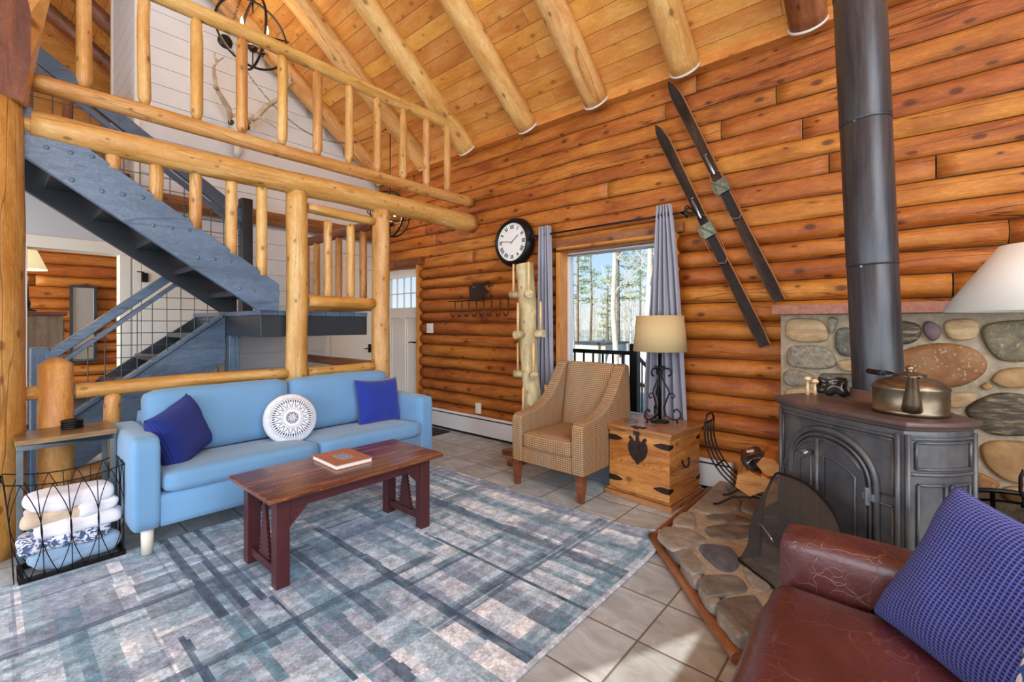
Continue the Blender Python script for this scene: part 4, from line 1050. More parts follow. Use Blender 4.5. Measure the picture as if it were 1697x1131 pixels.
# ------------------------------------------------------------------ rug (woven plaid as a colour per cell of a fine grid)
def rug():
    rr = random.Random(21); x0, x1, y0, y1 = -3.28, -1.04, -1.0, 2.62; s = .0105
    nx, ny = int((x1-x0)/s), int((y1-y0)/s)
    cream = (.90, .93, .97); blue = (.66, .77, .86); teal = (.36, .53, .63); dk = (.17, .27, .38); plum = (.48, .54, .66)
    def stripes(a, b, seed, dens):
        q = random.Random(seed); out = []; t = a
        while t < b:
            wd = q.choice([.012, .02, .03, .045, .06, .09, .12]); c = q.choices([None, blue, teal, plum, dk], dens)[0]
            out.append((t, t+wd, c, q.uniform(.3, .8))); t += wd
        return out
    cutsx = [x0, -2.90, -2.55, -2.21, -1.86, -1.47, x1]
    rows = {i: stripes(y0, y1, 50+i//2*3, [4, 4, 2.4, 1.6, 1.1]) for i in range(6)}
    cols = {j: stripes(x0, x1, 90+j, [4, 4, 2, 1.6, .6]) for j in range(4)}
    cy = [y0, .45, 1.32, 2.0, y1+1]
    main = [(.645, .685, -3.3, -2.21, dk, .8), (.74, .765, -3.3, -2.21, dk, .75), (.81, .84, -3.3, -2.21, dk, .7), (.49, .52, -2.21, -1.84, dk, .7), (.665, .705, -2.21, -1.66, teal, .85), (.845, .86, -2.21, -1.47, dk, .8), (1.08, 1.13, -2.74, -1.69, dk, .55),
            (1.30, 1.35, -2.75, -1.04, dk, .72), (1.715, 1.735, -2.2, -1.04, dk, .8), (1.62, 1.70, -2.95, -2.0, teal, .7), (1.85, 1.90, -2.9, -1.04, teal, .55), (2.05, 2.13, -3.0, -1.04, dk, .55), (2.28, 2.36, -3.0, -1.04, teal, .6), (2.50, 2.60, -3.2, -1.04, plum, .6), (.18, .26, -2.8, -1.9, teal, .6), (-.1, .02, -3.0, -1.04, dk, .5), (1.18, 1.27, -3.1, -2.2, teal, .5), (1.45, 1.56, -2.6, -1.9, teal, .5)]
    mainy = [(-2.60, -2.55, .0, 1.2, dk, .55), (-1.985, -1.93, .3, 1.6, dk, .55), (-2.60, -2.47, 1.4, 2.1, plum, .4), (-1.50, -1.44, 1.2, 2.6, dk, .4), (-1.16, -1.09, 1.3, 2.6, teal, .5), (-2.30, -2.26, 1.0, 2.0, teal, .5), (-1.75, -1.70, 1.3, 2.5, plum, .45), (-2.9, -2.84, .5, 2.6, teal, .4)]
    m = MB(); vs = []
    def curl(x, y):
        d = max(0, (x-(-1.42))/.38)*max(0, (y-2.25)/.37); return .05*d*d
    for j in range(ny+1):
        for i in range(nx+1):
            x = x0+(x1-x0)*i/nx; y = y0+(y1-y0)*j/ny
            vs.append((x, y, .010+curl(x, y)+.0015*noise.noise(Vector((x*5, y*5, 0)))))
    fs = []; uvs = []; cl = []
    def mixc(a, b, t): return tuple(a[k]*(1-t)+b[k]*t for k in range(3))
    for j in range(ny):
        for i in range(nx):
            x = x0+(x1-x0)*(i+.5)/nx; y = y0+(y1-y0)*(j+.5)/ny
            wx = x+.012*noise.noise(Vector((x*9, y*3, 4))); wy = y+.010*noise.noise(Vector((x*4, y*11, 7)))
            pi = sum(1 for c in cutsx[1:-1] if wx > c); pj = sum(1 for c in cy[1:-1] if wy > c)
            c = cream
            for a, b, q, st_ in rows[pi]:
                if a <= wy < b:
                    if q: c = mixc(c, q, st_)
                    break
            for a, b, q, st_ in cols[pj]:
                if a <= wx < b:
                    if q: c = mixc(c, q, st_*.8)
                    break
            for a, b, u, v, q, t in main:
                if a <= wy < b and u <= wx < v: c = mixc(c, q, min(1, t*1.15*(.85+.6*noise.noise(Vector((x*9, y*25, 1))))))
            for u, v, a, b, q, t in mainy:
                if a <= wy < b and u <= wx < v: c = mixc(c, q, min(1, t*1.15*(.85+.6*noise.noise(Vector((x*25, y*9, 1))))))
            nz = .93+.22*noise.noise(Vector((x*22, y*22, 2)))+.20*rr.random()-.10
            if abs(wx-cutsx[min(pi+1, 5)]) < .004: c = mixc(c, (.80, .85, .92), .45)
            if x > x1-.018: c = (.80, .84, .90)
            c = lin(tuple(max(0, min(1, k*nz)) for k in c))[:3]
            q = (j*(nx+1)+i, j*(nx+1)+i+1, (j+1)*(nx+1)+i+1, (j+1)*(nx+1)+i)
            fs.append(q); cl.append(c+(1,)); uvs.append([(vs[k][0], vs[k][1]) for k in q])
    m.add(vs, fs, 0, uvs, True, cl); o = m.build('area_rug', M['rug'], merge=False)
    q = o.modifiers.new('s', 'SOLIDIFY'); q.thickness = .008; q.offset = -1
    tag(o, 'blue grey and cream plaid area rug on the tiled floor', 'rug')
rug()
m = MB(); m.box((-4.62, 3.10, .0), (-4.05, 3.56, .012)); tag(m.build('doormat', M['rubber'], bevel=.004), 'dark doormat on the tiles near the entry door', 'mat')

# ------------------------------------------------------------------ blue sofa
so_ = thing('blue_sofa', 'light blue two-seat fabric sofa with pale wooden feet', 'sofa', (-3.43, 1.5, 0))
B = M['sofa_blue']
m = MB(); m.soft((-3.43, 1.5, .245), (.71, 1.78, .18), .015, n=8); m.build('base', B, so_)
for y in (.555, 2.44):
    m = MB(); m.soft((-3.43, y, .405), (.72, .13, .50), .028, (0, .006, .004), n=14); m.build('arm', B, so_)
m = MB(); m.soft((-3.735, 1.5, .44), (.09, 1.76, .56), .03, n=10); m.build('back_frame', B, so_)
for a, b in ((.625, 1.497), (1.503, 2.372)):
    m = MB(); m.soft((0, 0, 0), (.58, b-a, .115), .040, (.006, 0, .016), n=22, noi=.004, nf=5, M=Matrix.Translation((-3.335, (a+b)/2, .378)) @ Matrix.Rotation(-.075, 4, 'Y')); m.build('seat_cushion', B, so_)
    m = MB(); Mx = Matrix.Translation((-3.60, (a+b)/2, .645)) @ Matrix.Rotation(-.14, 4, 'Y'); m.soft((0, 0, 0), (.165, b-a-.004, .40), .055, (.022, 0, .014), n=22, M=Mx, noi=.006, nf=5); m.build('back_cushion', B, so_)
for x, y in ((-3.13, .565), (-3.13, 2.43), (-3.72, .565), (-3.72, 2.43)):
    m = MB(); m.lathe([(0, .018), (.026, .018), (.030, .16), (0, .16)], (x, y, 0), 18); m.build('leg', M['pale_foot'], so_)
def pil(name, label, c, W_, H_, T_, facing, lean, roll, mat, grp=None, **k):
    t = Matrix.Translation(c) @ Matrix.Rotation(facing, 4, 'Z') @ Matrix.Rotation(lean, 4, 'X') @ Matrix.Rotation(roll, 4, 'Y')
    m = MB(); m.pillow(W_, H_, T_, t, **k); return tag(m.build(name, mat), label, 'pillow', grp)
# pillow local: thickness axis y; facing rotates that axis
pil('throw_pillow', 'cobalt ribbed pillow leaning on the left arm of the blue sofa', (-3.36, .765, .605), .38, .37, .19, PI/2+.70, -.24, -.28, M['cobalt'], ears=.10)
pil('throw_pillow', 'cobalt blue plain pillow near the right arm of the blue sofa', (-3.42, 2.19, .610), .43, .40, .16, PI/2+.06, -.22, .03, M['cobalt2'])
def mandala(a, r):   # a angle, r 0..1 ; returns True where ink is
    if r > .90: return False
    TW = 2*PI
    def seg(n, off=0): return abs((((a/TW)*n+off) % 1)-.5)*2   # 1 at petal edge, 0 at its axis
    if r < .025: return True
    if r < .24:
        s = seg(8); w = .55*math.sin(min(1, max(0, (r-.03)/.21))*PI)
        if w-.25 < s < w+.12: return True
        s2 = seg(8, .5); return .12 < r < .24 and (s2 < .12 or abs(s2-(r-.12)*4) < .1)
    if .285 < r < .295 or .41 < r < .42: return True
    if .335 < r < .37: return seg(30) < .5
    if .43 < r < .60:
        t = (r-.43)/.17; s = seg(16); w = .85*math.sqrt(max(0, 1-t**2)); return w-.28 < s < w
    if .60 <= r < .75:
        t = (r-.60)/.15; s = seg(48, .5); return s < .55*math.sin(t*PI)**.6
    if r >= .75:
        s = seg(16); edge = .80+.09*math.sqrt(max(0, 1-s*s)); 
        if r < edge: return (int(r*70)+int(a/TW*150)) % 2 == 0 and int(r*70) % 2 == 0
    return False
def round_pillow():
    c = (-3.37, 1.43, .585); Rr = .180
    t = Matrix.Translation(c) @ Matrix.Rotation(PI/2-.18, 4, 'Z') @ Matrix.Rotation(-.30, 4, 'X')
    m = MB(); nr, na = 100, 300
    for sg in (-1, 1):
        vs = []; fs = []; cl = []
        for i in range(nr+1):
            r = i/nr
            for j in range(na):
                a = 2*PI*j/na; th = (max(0, 1-r**3.2))**.55*.062+.003*noise.noise(Vector((r*3*math.cos(a), r*3*math.sin(a), sg)))*min(1, (1-r)*9)
                rr = Rr*(1+.018*noise.noise(Vector((math.cos(a)*2.4, math.sin(a)*2.4, 3))))
                vs.append(t @ Vector((rr*r*math.cos(a), sg*th, rr*r*math.sin(a))))
        for i in range(nr):
            for j in range(na):
                f = (i*na+j, i*na+(j+1) % na, (i+1)*na+(j+1) % na, (i+1)*na+j)
                fs.append(f); ink = sg < 0 and mandala(2*PI*(j+.5)/na, (i+.5)/nr)
                cl.append((.045, .06, .12, 1) if ink else (.80, .82, .86, 1))
        m.add(vs, fs, 0, None, True, cl)
    tag(m.build('throw_pillow', M['mandala'], merge=True), 'round white pillow with a dark mandala print on the blue sofa', 'pillow')
round_pillow()

# ------------------------------------------------------------------ coffee table and book
ct = thing('coffee_table', 'dark red wooden coffee table with pine tree cut-outs at its ends', 'coffee table', (-2.46, 1.35, 0))
m = MB(); m.box((-2.735, .835, .437), (-2.195, 1.875, .462), ax=1); m.build('table_top', M['tabletop'], ct, bevel=.008, seg=3)
T = M['table_red']; xs = (-2.66, -2.30); ys = (.885, 1.735)
for x in xs:
    for y in ys:
        m = MB(); m.box((x, y, .011), (x+.06, y+.065, .437)); m.build('leg', T, ct, bevel=.004)
m = MB()
for x in (-2.645, -2.27): m.box((x, .95, .375), (x+.02, 1.735, .437))
for y in (.905, 1.76): m.box((-2.60, y, .375), (-2.30, y+.02, .437))
m.build('apron', T, ct, bevel=.002)
for y in ys:
    m = MB(); m.box((-2.60, y+.015, .055), (-2.30, y+.05, .095)); m.build('stretcher', T, ct, bevel=.003)
    tr = [(-2.49, .095), (-2.41, .095)]; L_ = []
    for k in range(13):
        z = .105+k*.0215; wv = .078*(1-k/13.5)
        L_ += [(wv, z), (wv*.62, z+.015)]
    poly = [(-2.45+a, b) for a, b in L_]+[(-2.45, .392)]+[(-2.45-a, b) for a, b in reversed(L_)]
    m = MB(); m.prism([(-2.45-.03, .09), (-2.45+.03, .09)]+poly, 1, y+.025, y+.040); m.build('pine_cutout', T, ct)
for x in (-2.27, -2.645):
    for y, s in ((.95, 1), (1.735, -1)):
        m = MB(); m.prism([(y, .375), (y+s*.09, .375), (y, .285)], 0, x, x+.02); m.build('corner_brace', T, ct)
bk = thing('book', 'square hardback book with a terracotta cover on the coffee table', 'book', (-2.52, 1.37, .462), -.03)
m = MB(); m.cbox((0, 0, .013), (.29, .215, .020)); m.build('page_block', M['paper'], bk, local=True)
m = MB(); m.cbox((0, 0, .025), (.30, .225, .004)); m.cbox((0, 0, .0015), (.30, .225, .003)); m.cbox((-.1485, 0, .013), (.003, .225, .024)); m.build('cover', M['cover'], bk, bevel=.001, local=True)
M['plate_img'] = plain('cover_picture', 'c9ccd2', .4, c2='3c4450', scale=40, stretch=(1, 4, 1))
m = MB(); m.cbox((0.01, 0, .0273), (.13, .085, .0006)); m.build('cover_picture', M['plate_img'], bk, local=True)

# ------------------------------------------------------------------ armchair (built local, turned a little)
ac = thing('armchair', 'tan dotted upholstered armchair with tapered wooden legs by the window', 'armchair', (-2.035, 2.77, 0), -.02)
A = M['armchair']
def side(x0_, x1_):
    prof = [(-.045, .19), (-.050, .50), (-.045, .54), (-.02, .565), (.12, .578), (.24, .61), (.34, .67), (.43, .76), (.50, .86), (.545, .925), (.57, .945), (.615, .95), (.64, .93), (.66, .60), (.66, .19)]
    m = MB(); m.prism(prof, 0, x0_, x1_); return m
for s in (-1, 1):
    o = side(*sorted((s*.235, s*.335))).build('arm', A, ac, bevel=.022, seg=4, local=True)
m = MB(); m.box((-.236, -.035, .19), (.236, .60, .31)); m.build('seat_base', A, ac, bevel=.012, seg=3, local=True)
m = MB(); m.soft((0, .22, .365), (.470, .54, .125), .035, (0, 0, .012), n=20); m.build('seat_cushion', A, ac, local=True)
m = MB(); Mx = Matrix.Translation((0, .565, .63)) @ Matrix.Rotation(-.17, 4, 'X'); m.soft((0, 0, 0), (.472, .12, .64), .04, (0, .012, 0), n=20, M=Mx); m.build('backrest', A, ac, local=True)
M['leg_wood'] = wood('reddish_chair_leg', '5a2c1a', '7c4228', '9a5a3a', .35, .1, .2, .2)
for x, y in ((-.30, -.015), (.30, -.015), (-.28, .60), (.28, .60)):
    m = MB(); vs = []
    for z, h, dx in ((0.0, .019, 0), (.19, .033, 0)):
        for a, b in ((-1, -1), (1, -1), (1, 1), (-1, 1)): vs.append((x+a*h, y+b*h, z))
    m.add(vs, [(3, 2, 1, 0), (4, 5, 6, 7), (0, 1, 5, 4), (1, 2, 6, 5), (2, 3, 7, 6), (3, 0, 4, 7)]); m.build('leg', M['leg_wood'], ac, bevel=.003, local=True)

# ------------------------------------------------------------------ chest
ch = thing('wooden_chest', 'honey pine chest with dark iron straps and a lock plate', 'chest', (-1.425, 3.275, 0), -.085)
def cx(m, name, mat, bevel=.004): return m.build(name, mat, ch, bevel=bevel, local=True)
m = MB(); m.box((-.24, -.235, .05), (.24, .235, .49), ax=0); cx(m, 'body', M['chest'])
m = MB(); m.box((-.265, -.26, 0), (.265, .26, .04), ax=0); m.box((-.253, -.248, .04), (.253, .248, .058), ax=0); cx(m, 'plinth', M['chest_top'])
m = MB(); m.box((-.265, -.262, .505), (.265, .258, .53), ax=0); m.box((-.255, -.25, .485), (.255, .25, .507), ax=0); cx(m, 'lid', M['chest_top'])
M['rust_iron'] = plain('rusty_iron', '3a2620', .6, .5, c2='241a18', scale=30, bump=.3)
m = MB(); lk = [(-.055, .455), (-.075, .465), (-.085, .45), (-.07, .435), (-.088, .41), (-.09, .37), (-.075, .33), (-.045, .30), (-.02, .285), (0, .265), (.02, .285), (.045, .30), (.075, .33), (.09, .37), (.088, .41), (.07, .435), (.085, .45), (.075, .465), (.05, .455), (.035, .43), (0, .445), (-.035, .43)]
m.prism([(x*.85, z) for x, z in lk], 1, -.241, -.236); m.box((-.012, -.246, .37), (.012, -.241, .49)); m.box((-.022, -.262, .48), (.022, -.255, .532)); m.box((-.05, -.25, .5305), (.05, -.20, .534)); m.tube([(0, -.245, .335), (0, -.2415, .335)], .008, 8); cx(m, 'lock_plate', M['rust_iron'], 0)
for z in (.43, .13):
    for sx_ in (-1, 1):
        m = MB(); p = [(.24, .022), (.18, .024), (.145, .012), (.12, 0), (.145, -.012), (.18, -.02), (.24, -.022)]
        m.prism([(sx_*a, z+b*.9) for a, b in p], 1, -.2405, -.236)
        q = [(-.2405, .022), (-.19, .014), (-.175, 0), (-.19, -.014), (-.2405, -.022)]
        m.prism([(a, z+b*.9) for a, b in q], 0, *sorted((sx_*.2405, sx_*.236))); cx(m, 'corner_strap', M['rust_iron'], 0)
        m = MB(); q2 = [(-a, b) for a, b in q]; m.prism([(a, z+b*.9) for a, b in q2], 0, *sorted((sx_*.2405, sx_*.236))); cx(m, 'corner_strap', M['rust_iron'], 0)
for sx_ in (-1, 1):
    m = MB(); pts = [(sx_*.243, .0+.05*math.cos(a), .30-.045*math.sin(a)) for a in [PI*i/10 for i in range(11)]]; m.tube([(sx_*(.243+.01*math.sin(PI*i/10)), p[1], p[2]) for i, p in enumerate(pts)], .006, 8)
    for y in (-.05, .05): m.lathe([(0, 0), (.014, 0), (.010, .008), (0, .010)], seg=12, M=Matrix.Translation((sx_*.24, y, .30)) @ Matrix.Rotation(sx_*PI/2, 4, 'Y'))
    cx(m, 'side_handle', M['rust_iron'], 0)

# ------------------------------------------------------------------ table lamp on the chest
def scroll_lamp(name, label, c, zs, ztop, Rb, Rt, mat, nleg=4, rot=.3, scale=1, rad=1):
    t = thing(name, label, 'lamp', c)
    x, y, z0 = c; m = MB(); zt = zs-z0+.05
    for k in range(4):
        a = k*PI/2+.785; m.tube([(x+.009*math.cos(a), y+.009*math.sin(a), z0+.02), (x+.009*math.cos(a), y+.009*math.sin(a), zs-.02)], .0055, 8)
    m.lathe([(0, 0), (.035, 0), (.035, .012), (0, .014)], (x, y, zs-.13), 12)
    m.lathe([(0, 0), (.07*rad, 0), (.07*rad, .01), (0, .012)], (x, y, z0), 20); m.box((x-.045, y-.006, zs-.125), (x+.045, y+.006, zs-.113)); m.box((x-.006, y-.045, zs-.125), (x+.006, y+.045, zs-.113))
    m.build('stem', M['black_iron'], t)
    H_ = (zs-z0)
    for k in range(nleg):
        a = rot+k*2*PI/nleg; ca, sa = math.cos(a), math.sin(a)
        P = []
        for i in range(9):   # top curl
            b = -.5+i*.62; P.append((.048+.026*math.cos(b)*(.5+i*.07)*scale, .70+.052*math.sin(b)*(.45+i*.07)))
        P = P[::-1] if False else P
        body = [(.02, .70), (.014, .66), (.03, .58), (.062, .48), (.070, .42), (.045, .30), (.030, .20), (.045, .10), (.085, .05), (.125, .05), (.150, .09), (.150, .16), (.128, .20), (.105, .185), (.108, .155)]
        top_ = [(.062, .665), (.080, .685), (.086, .73), (.070, .77), (.040, .775), (.020, .745), (.02, .70)]
        pts = [(x+q*rad*ca, y+q*rad*sa, z0+H_*h*.98+.0) for q, h in top_+body[1:]]
        m = MB(); m.tube(pts, .0065, 8); pts = [(x+q*rad*ca, y+q*rad*sa, z0+H_*h) for q, h in [(.068, .40), (.095, .42), (.110, .38), (.098, .345), (.082, .36)]]; m.tube(pts, .005, 6)
        m.tube([(x+.125*rad*ca, y+.125*rad*sa, z0+H_*.05), (x+.128*rad*ca, y+.128*rad*sa, z0+.004)], [.006, .009], 8)
        m.build('scroll_foot', M['black_iron'], t)
    m = MB(); m.lathe([(Rb-.002, 0), (Rb, 0), (Rt, ztop-zs), (Rt-.003, ztop-zs), (Rb-.004, .001)], (x, y, zs), 48); m.build('lamp_shade', mat, t)
    m = MB(); m.tube([(x, y, zs-.02), (x, y, zs+.06)], .014, 12)
    m.tube([(x-.0, y, ztop-.012), (x, y, ztop+.012)], .004, 8); m.lathe([(0, 0), (.010, .006), (.010, .016), (0, .024)], (x, y, ztop+.012), 12)
    for k in range(3):
        a = k*2*PI/3; m.tube([(x, y, ztop-.01), (x+Rt*.98*math.cos(a), y+Rt*.98*math.sin(a), ztop-.01)], .0025, 6)
    m.tube([(x+.04, y, zs+.02), (x+.05, y, zs+.12), (x+.0, y, ztop-.01), (x-.05, y, zs+.12), (x-.04, y, zs+.02)], .0025, 6); m.build('socket_and_harp', M['steel'], t)
    m = MB(); m.lathe([(0, 0), (.018, .01), (.03, .05), (.028, .075), (0, .10)], (x, y, zs+.05), 16); m.build('bulb', M['white'], t)
    return t
scroll_lamp('table_lamp', 'scrolled iron lamp with a tan drum shade on the wooden chest', (-1.405, 3.33, .532), 1.068, 1.335, .198, .172, M['shade_tan'], 3, -1.95)
m = MB(); m.lathe([(0, 0), (.048, 0), (.05, .003), (.048, .006), (0, .006)], (-1.575, 3.20, .531), 24); tag(m.build('coaster', M['galv']), 'pale round coaster lying on the lid of the wooden chest', 'coaster')

# ------------------------------------------------------------------ side table, coasters, basket with towels
sdt = thing('side_table', 'small side table with a wooden top and grey metal frame by the sofa arm', 'side table', (-3.6, .285, 0))
M['oak_top'] = wood('weathered_table_top', '5c4632', '8a6a48', 'a8855c', .3, .1, .4, .1, 4, 8, coat=.2)
m = MB(); m.box((-3.765, .085, .640), (-3.445, .484, .668), ax=1); m.build('table_top', M['oak_top'], sdt, bevel=.002)
m = MB()
m.box((-3.76, .09, .612), (-3.45, .115, .639)); m.box((-3.76, .455, .612), (-3.45, .48, .639)); m.box((-3.76, .115, .612), (-3.735, .455, .639)); m.box((-3.475, .115, .612), (-3.45, .455, .639)); m.build('frame', M['galv'], sdt, bevel=.002)
for x in (-3.76, -3.475):
    for y in (.09, .455):
        m = MB(); m.box((x, y, 0), (x+.025, y+.025, .612)); m.build('leg', M['galv'], sdt, bevel=.002)
for k in range(4):
    m = MB(); m.lathe([(0, 0), (.046, 0), (.049, .002), (.049, .009), (.046, .0115), (.040, .009), (0, .009)], (-3.655+.002*k, .315-.002*(k % 2), .6685+.0125*k), 32)
    tag(m.build('coaster', M['black_iron']), ['lowest black coaster of the stack on the side table', 'second black coaster from the bottom of the stack', 'black coaster just under the top one of the stack', 'topmost black coaster of the stack on the side table'][k], 'coaster', 'black coasters stacked on the side table')
bs = thing('wire_basket', 'black wire basket full of folded towels in front of the side table', 'basket', (-3.345, .285, 0))
bx0, bx1, by0, by1 = -3.46, -3.225, .09, .49
m = MB(); obx = lambda: None
m.box((bx0, by0, .002), (bx0+.02, by1, .03)); m.box((bx1-.02, by0, .002), (bx1, by1, .03)); m.box((bx0+.02, by0, .002), (bx1-.02, by0+.02, .03)); m.box((bx0+.02, by1-.02, .002), (bx1-.02, by1, .03)); m.build('base_tray', M['black_iron'], bs, bevel=.002)
def bpt(u, h):   # point on the basket wall: u in 0..4 around, h 0..1
    f = u % 4; s = int(f); t = f-s; ex = .02+.05*h**1.5
    xa, xb, ya, yb = bx0-.0*h, bx1+.015*h, by0-ex*.7, by1-.01+.0*h
    c = [(xb, ya), (xb, yb), (xa, yb), (xa, ya)]; p, q = c[s], c[(s+1) % 4]
    bow = .02*math.sin(PI*h)*math.sin(PI*t)
    cx_, cy_ = p[0]+(q[0]-p[0])*t, p[1]+(q[1]-p[1])*t
    if s == 0: cx_ += bow
    z = .02+.455*h+ (.035*abs(t-.5)**2*4*h if s in (0, 2) else .035*h)
    return Vector((cx_, cy_, z))
m = MB(); m.tube([bpt(4*i/64, 1) for i in range(65)], .0035, 6, cap=False)
for s in range(4):
    n = 4 if s % 2 == 0 else 2
    for k in range(n+1):
        m.tube([bpt(s+k/n*.999, h/10) for h in range(11)], .0022, 5)
    for k in range(n):
        for ph in (0, .5):
            c = (k+.5)/n; am = .95/n
            for sg in (-1, 1):
                pts = []
                for h in range(17):
                    t = min(.999, max(0, c+sg*am*math.sin(PI*h/16)*.55+(ph-.25)*.0)); pts.append(bpt(s+t, h/16))
                if ph == 0: m.tube(pts, .0022, 5)
m.build('wire_body', M['black_iron'], bs)
for u, dy in ((3.5, -.03), (1.5, .03)):
    c = bpt(u, 1); m = MB(); m.tube([c+Vector((-.05, 0, -.01)), c+Vector((-.045, dy*.6, .03)), c+Vector((-.02, dy*1.2, .065)), c+Vector((.02, dy*1.2, .065)), c+Vector((.045, dy*.6, .03)), c+Vector((.05, 0, -.01))], [.003, .006, .009, .009, .006, .003], 8); m.build('handle', M['black_iron'], bs)
M['towel_pat'] = None
def pat():
    g = NG('patterned_towel'); n = g.noise(g.uv(), 30, 2, .5, 2.0).outputs[0]; col = g.mix(g.ramp(n, [(.46, 0.0), (.54, 1.0)]), lin('d8dae2'), lin('4a5f86')); return g.fin(col, .9, 0, .2)
M['towel_pat'] = pat()
tw = [((-3.342, .30, .085), (.19, .34, .10), 'towel_blue', 'light blue towel at the bottom of the wire basket'),
      ((-3.342, .265, .165), (.20, .35, .075), 'towel_pat', 'blue and white patterned towel in the wire basket, above the light blue one'),
      ((-3.342, .31, .232), (.20, .33, .07), 'towel_white', 'white towel in the wire basket, resting on the patterned one'),
      ((-3.335, .22, .292), (.19, .22, .055), 'towel_tan', 'beige edged towel in the wire basket, on its left side'),
      ((-3.345, .385, .298), (.19, .16, .065), 'towel_white', 'rolled white towel in the wire basket, on its right side'),
      ((-3.345, .275, .362), (.19, .32, .075), 'towel_white', 'topmost white folded towel in the wire basket')]
for c, d, mt, lb in tw:
    m = MB(); m.soft(c, d, min(d)*.40, (.0, .0, .004), n=24, noi=.030, nf=11); Mr = None
    m.soft((c[0], c[1], c[2]+.004), (d[0]*.96, d[1]*.94, d[2]*.35), d[2]*.15, (0, 0, .01), n=12, noi=.01, nf=14)
    tag(m.build('folded_towel', M[mt]), lb, 'towel', 'folded towels in the wire basket')

# ------------------------------------------------------------------ hearth
hp = [(-1.055, 2.555), (-.47, 1.905), (-.38, 1.835), (1.25, 1.835), (1.25, 3.60), (-1.08, 3.60)]
he = thing('hearth', 'raised flagstone hearth with a rounded wooden edge under the stove', 'hearth', (-.2, 2.7, 0))
m = MB(); n = len(hp); ctr = Vector((0, 2.8, 0)); ins = lambda p, k: (p[0]+(0-p[0])*k, p[1]+(2.8-p[1])*k)
vs = [(p[0], p[1], 0) for p in hp]+[(*ins(p, .012), .075) for p in hp]+[(*ins(p, .03), .10) for p in hp]
m.add(vs, [tuple(range(2*n, 3*n))], 0); m.add(vs, [(i, (i+1) % n, n+(i+1) % n, n+i) for i in range(n)]+[(n+i, n+(i+1) % n, 2*n+(i+1) % n, 2*n+i) for i in range(n)], 0)
ST = {'a': ([(-1.035, 2.417), (-1.045, 2.544), (-0.949, 2.60), (-0.828, 2.571), (-0.803, 2.522), (-0.815, 2.47), (-0.893, 2.325), (-0.96, 2.34)], 3), 'b': ([(-1.02, 2.607), (-1.045, 2.695), (-1.039, 2.808), (-0.983, 2.845), (-0.907, 2.655), (-0.958, 2.62)], 3),
 'c': ([(-1.008, 2.899), (-1.031, 3.018), (-1.011, 3.42), (-0.894, 3.355), (-0.8, 3.218), (-0.791, 3.05), (-0.907, 2.897)], 3), 'd': ([(-0.92, 2.854), (-0.8, 2.99), (-0.69, 2.95), (-0.829, 2.814)], 4),
 'f': ([(-0.862, 2.662), (-0.837, 2.763), (-0.678, 2.885), (-0.651, 2.814), (-0.662, 2.7), (-0.762, 2.597), (-0.82, 2.602)], 4), 'g': ([(-0.812, 2.419), (-0.8, 2.483), (-0.704, 2.539), (-0.63, 2.463), (-0.605, 2.334), (-0.645, 2.267), (-0.742, 2.33)], 5),
 'h': ([(-0.882, 2.296), (-0.848, 2.37), (-0.735, 2.271), (-0.718, 2.223), (-0.749, 2.156), (-0.833, 2.217)], 3), 'i': ([(-0.712, 2.114), (-0.695, 2.179), (-0.602, 2.261), (-0.538, 2.226), (-0.526, 2.161), (-0.597, 2.06), (-0.642, 2.032)], 4),
 'j': ([(-0.597, 2.0), (-0.508, 2.139), (-0.464, 2.126), (-0.40, 2.0), (-0.438, 1.878), (-0.496, 1.90)], 4), 'k': ([(-0.63, 2.60), (-0.60, 2.67), (-.45, 2.55), (-0.51, 2.44), (-0.60, 2.52)], 3), 'l': ([(-0.586, 2.393), (-0.50, 2.43), (-0.42, 2.35), (-0.48, 2.201), (-0.554, 2.281)], 3),
 'm': ([(-0.80, 3.30), (-0.70, 3.42), (-.5, 3.35), (-0.60, 3.1), (-0.773, 3.085)], 3), 'n': ([(-.95, 3.42), (-.98, 3.56), (-.7, 3.57), (-.72, 3.46), (-.85, 3.38)], 4), 'o': ([(-.60, 2.75), (-.62, 2.95), (-.45, 3.05), (-.35, 2.8), (-.5, 2.7)], 4)}
def bulge(m, poly, z0, h, mi, ins_=.82, plane='xy', yv=0):
    # smooth closed outline then a raised cushion of rings
    P = [Vector(p).to_3d() if len(p) == 2 else Vector(p) for p in poly]; n = len(P); out = []
    for i in range(n):
        p0, p1, p2, p3 = P[i-1], P[i], P[(i+1) % n], P[(i+2) % n]
        for k in range(5):
            t = k/5; out.append(.5*((2*p1)+(-p0+p2)*t+(2*p0-5*p1+4*p2-p3)*t*t+(-p0+3*p1-3*p2+p3)*t**3))
    c = sum(out, Vector((0, 0, 0)))/len(out); N = len(out); rings = [(1.0, -.4), (.985, .35), (.95, .72), (.86, .93), (.65, 1.0), (.35, 1.02)]
    vs = []; ph = R.random()*20
    for s, hh in rings:
        for p in out:
            q = c+(p-c)*s; d = h*hh+.006*noise.noise(Vector((q.x*14+ph, q.y*14, 0)))*(hh > 0)*min(1, s+.3)
            vs.append(Vector((q.x, q.y, z0+d)) if plane == 'xy' else Vector((q.x, yv-d, q.y)))
    d = h*1.02; vs.append(Vector((c.x, c.y, z0+d)) if plane == 'xy' else Vector((c.x, yv-d, c.y)))
    fs = []
    for i in range(len(rings)-1):
        for k in range(N): fs.append((i*N+k, i*N+(k+1) % N, (i+1)*N+(k+1) % N, (i+1)*N+k))
    L = (len(rings)-1)*N
    for k in range(N): fs.append((L+k, L+(k+1) % N, len(vs)-1))
    m.add(vs, fs, mi, None, True)
for k, (p, mi) in ST.items(): bulge(m, p, .098, .013, {3: 1, 4: 2, 5: 3}[mi])
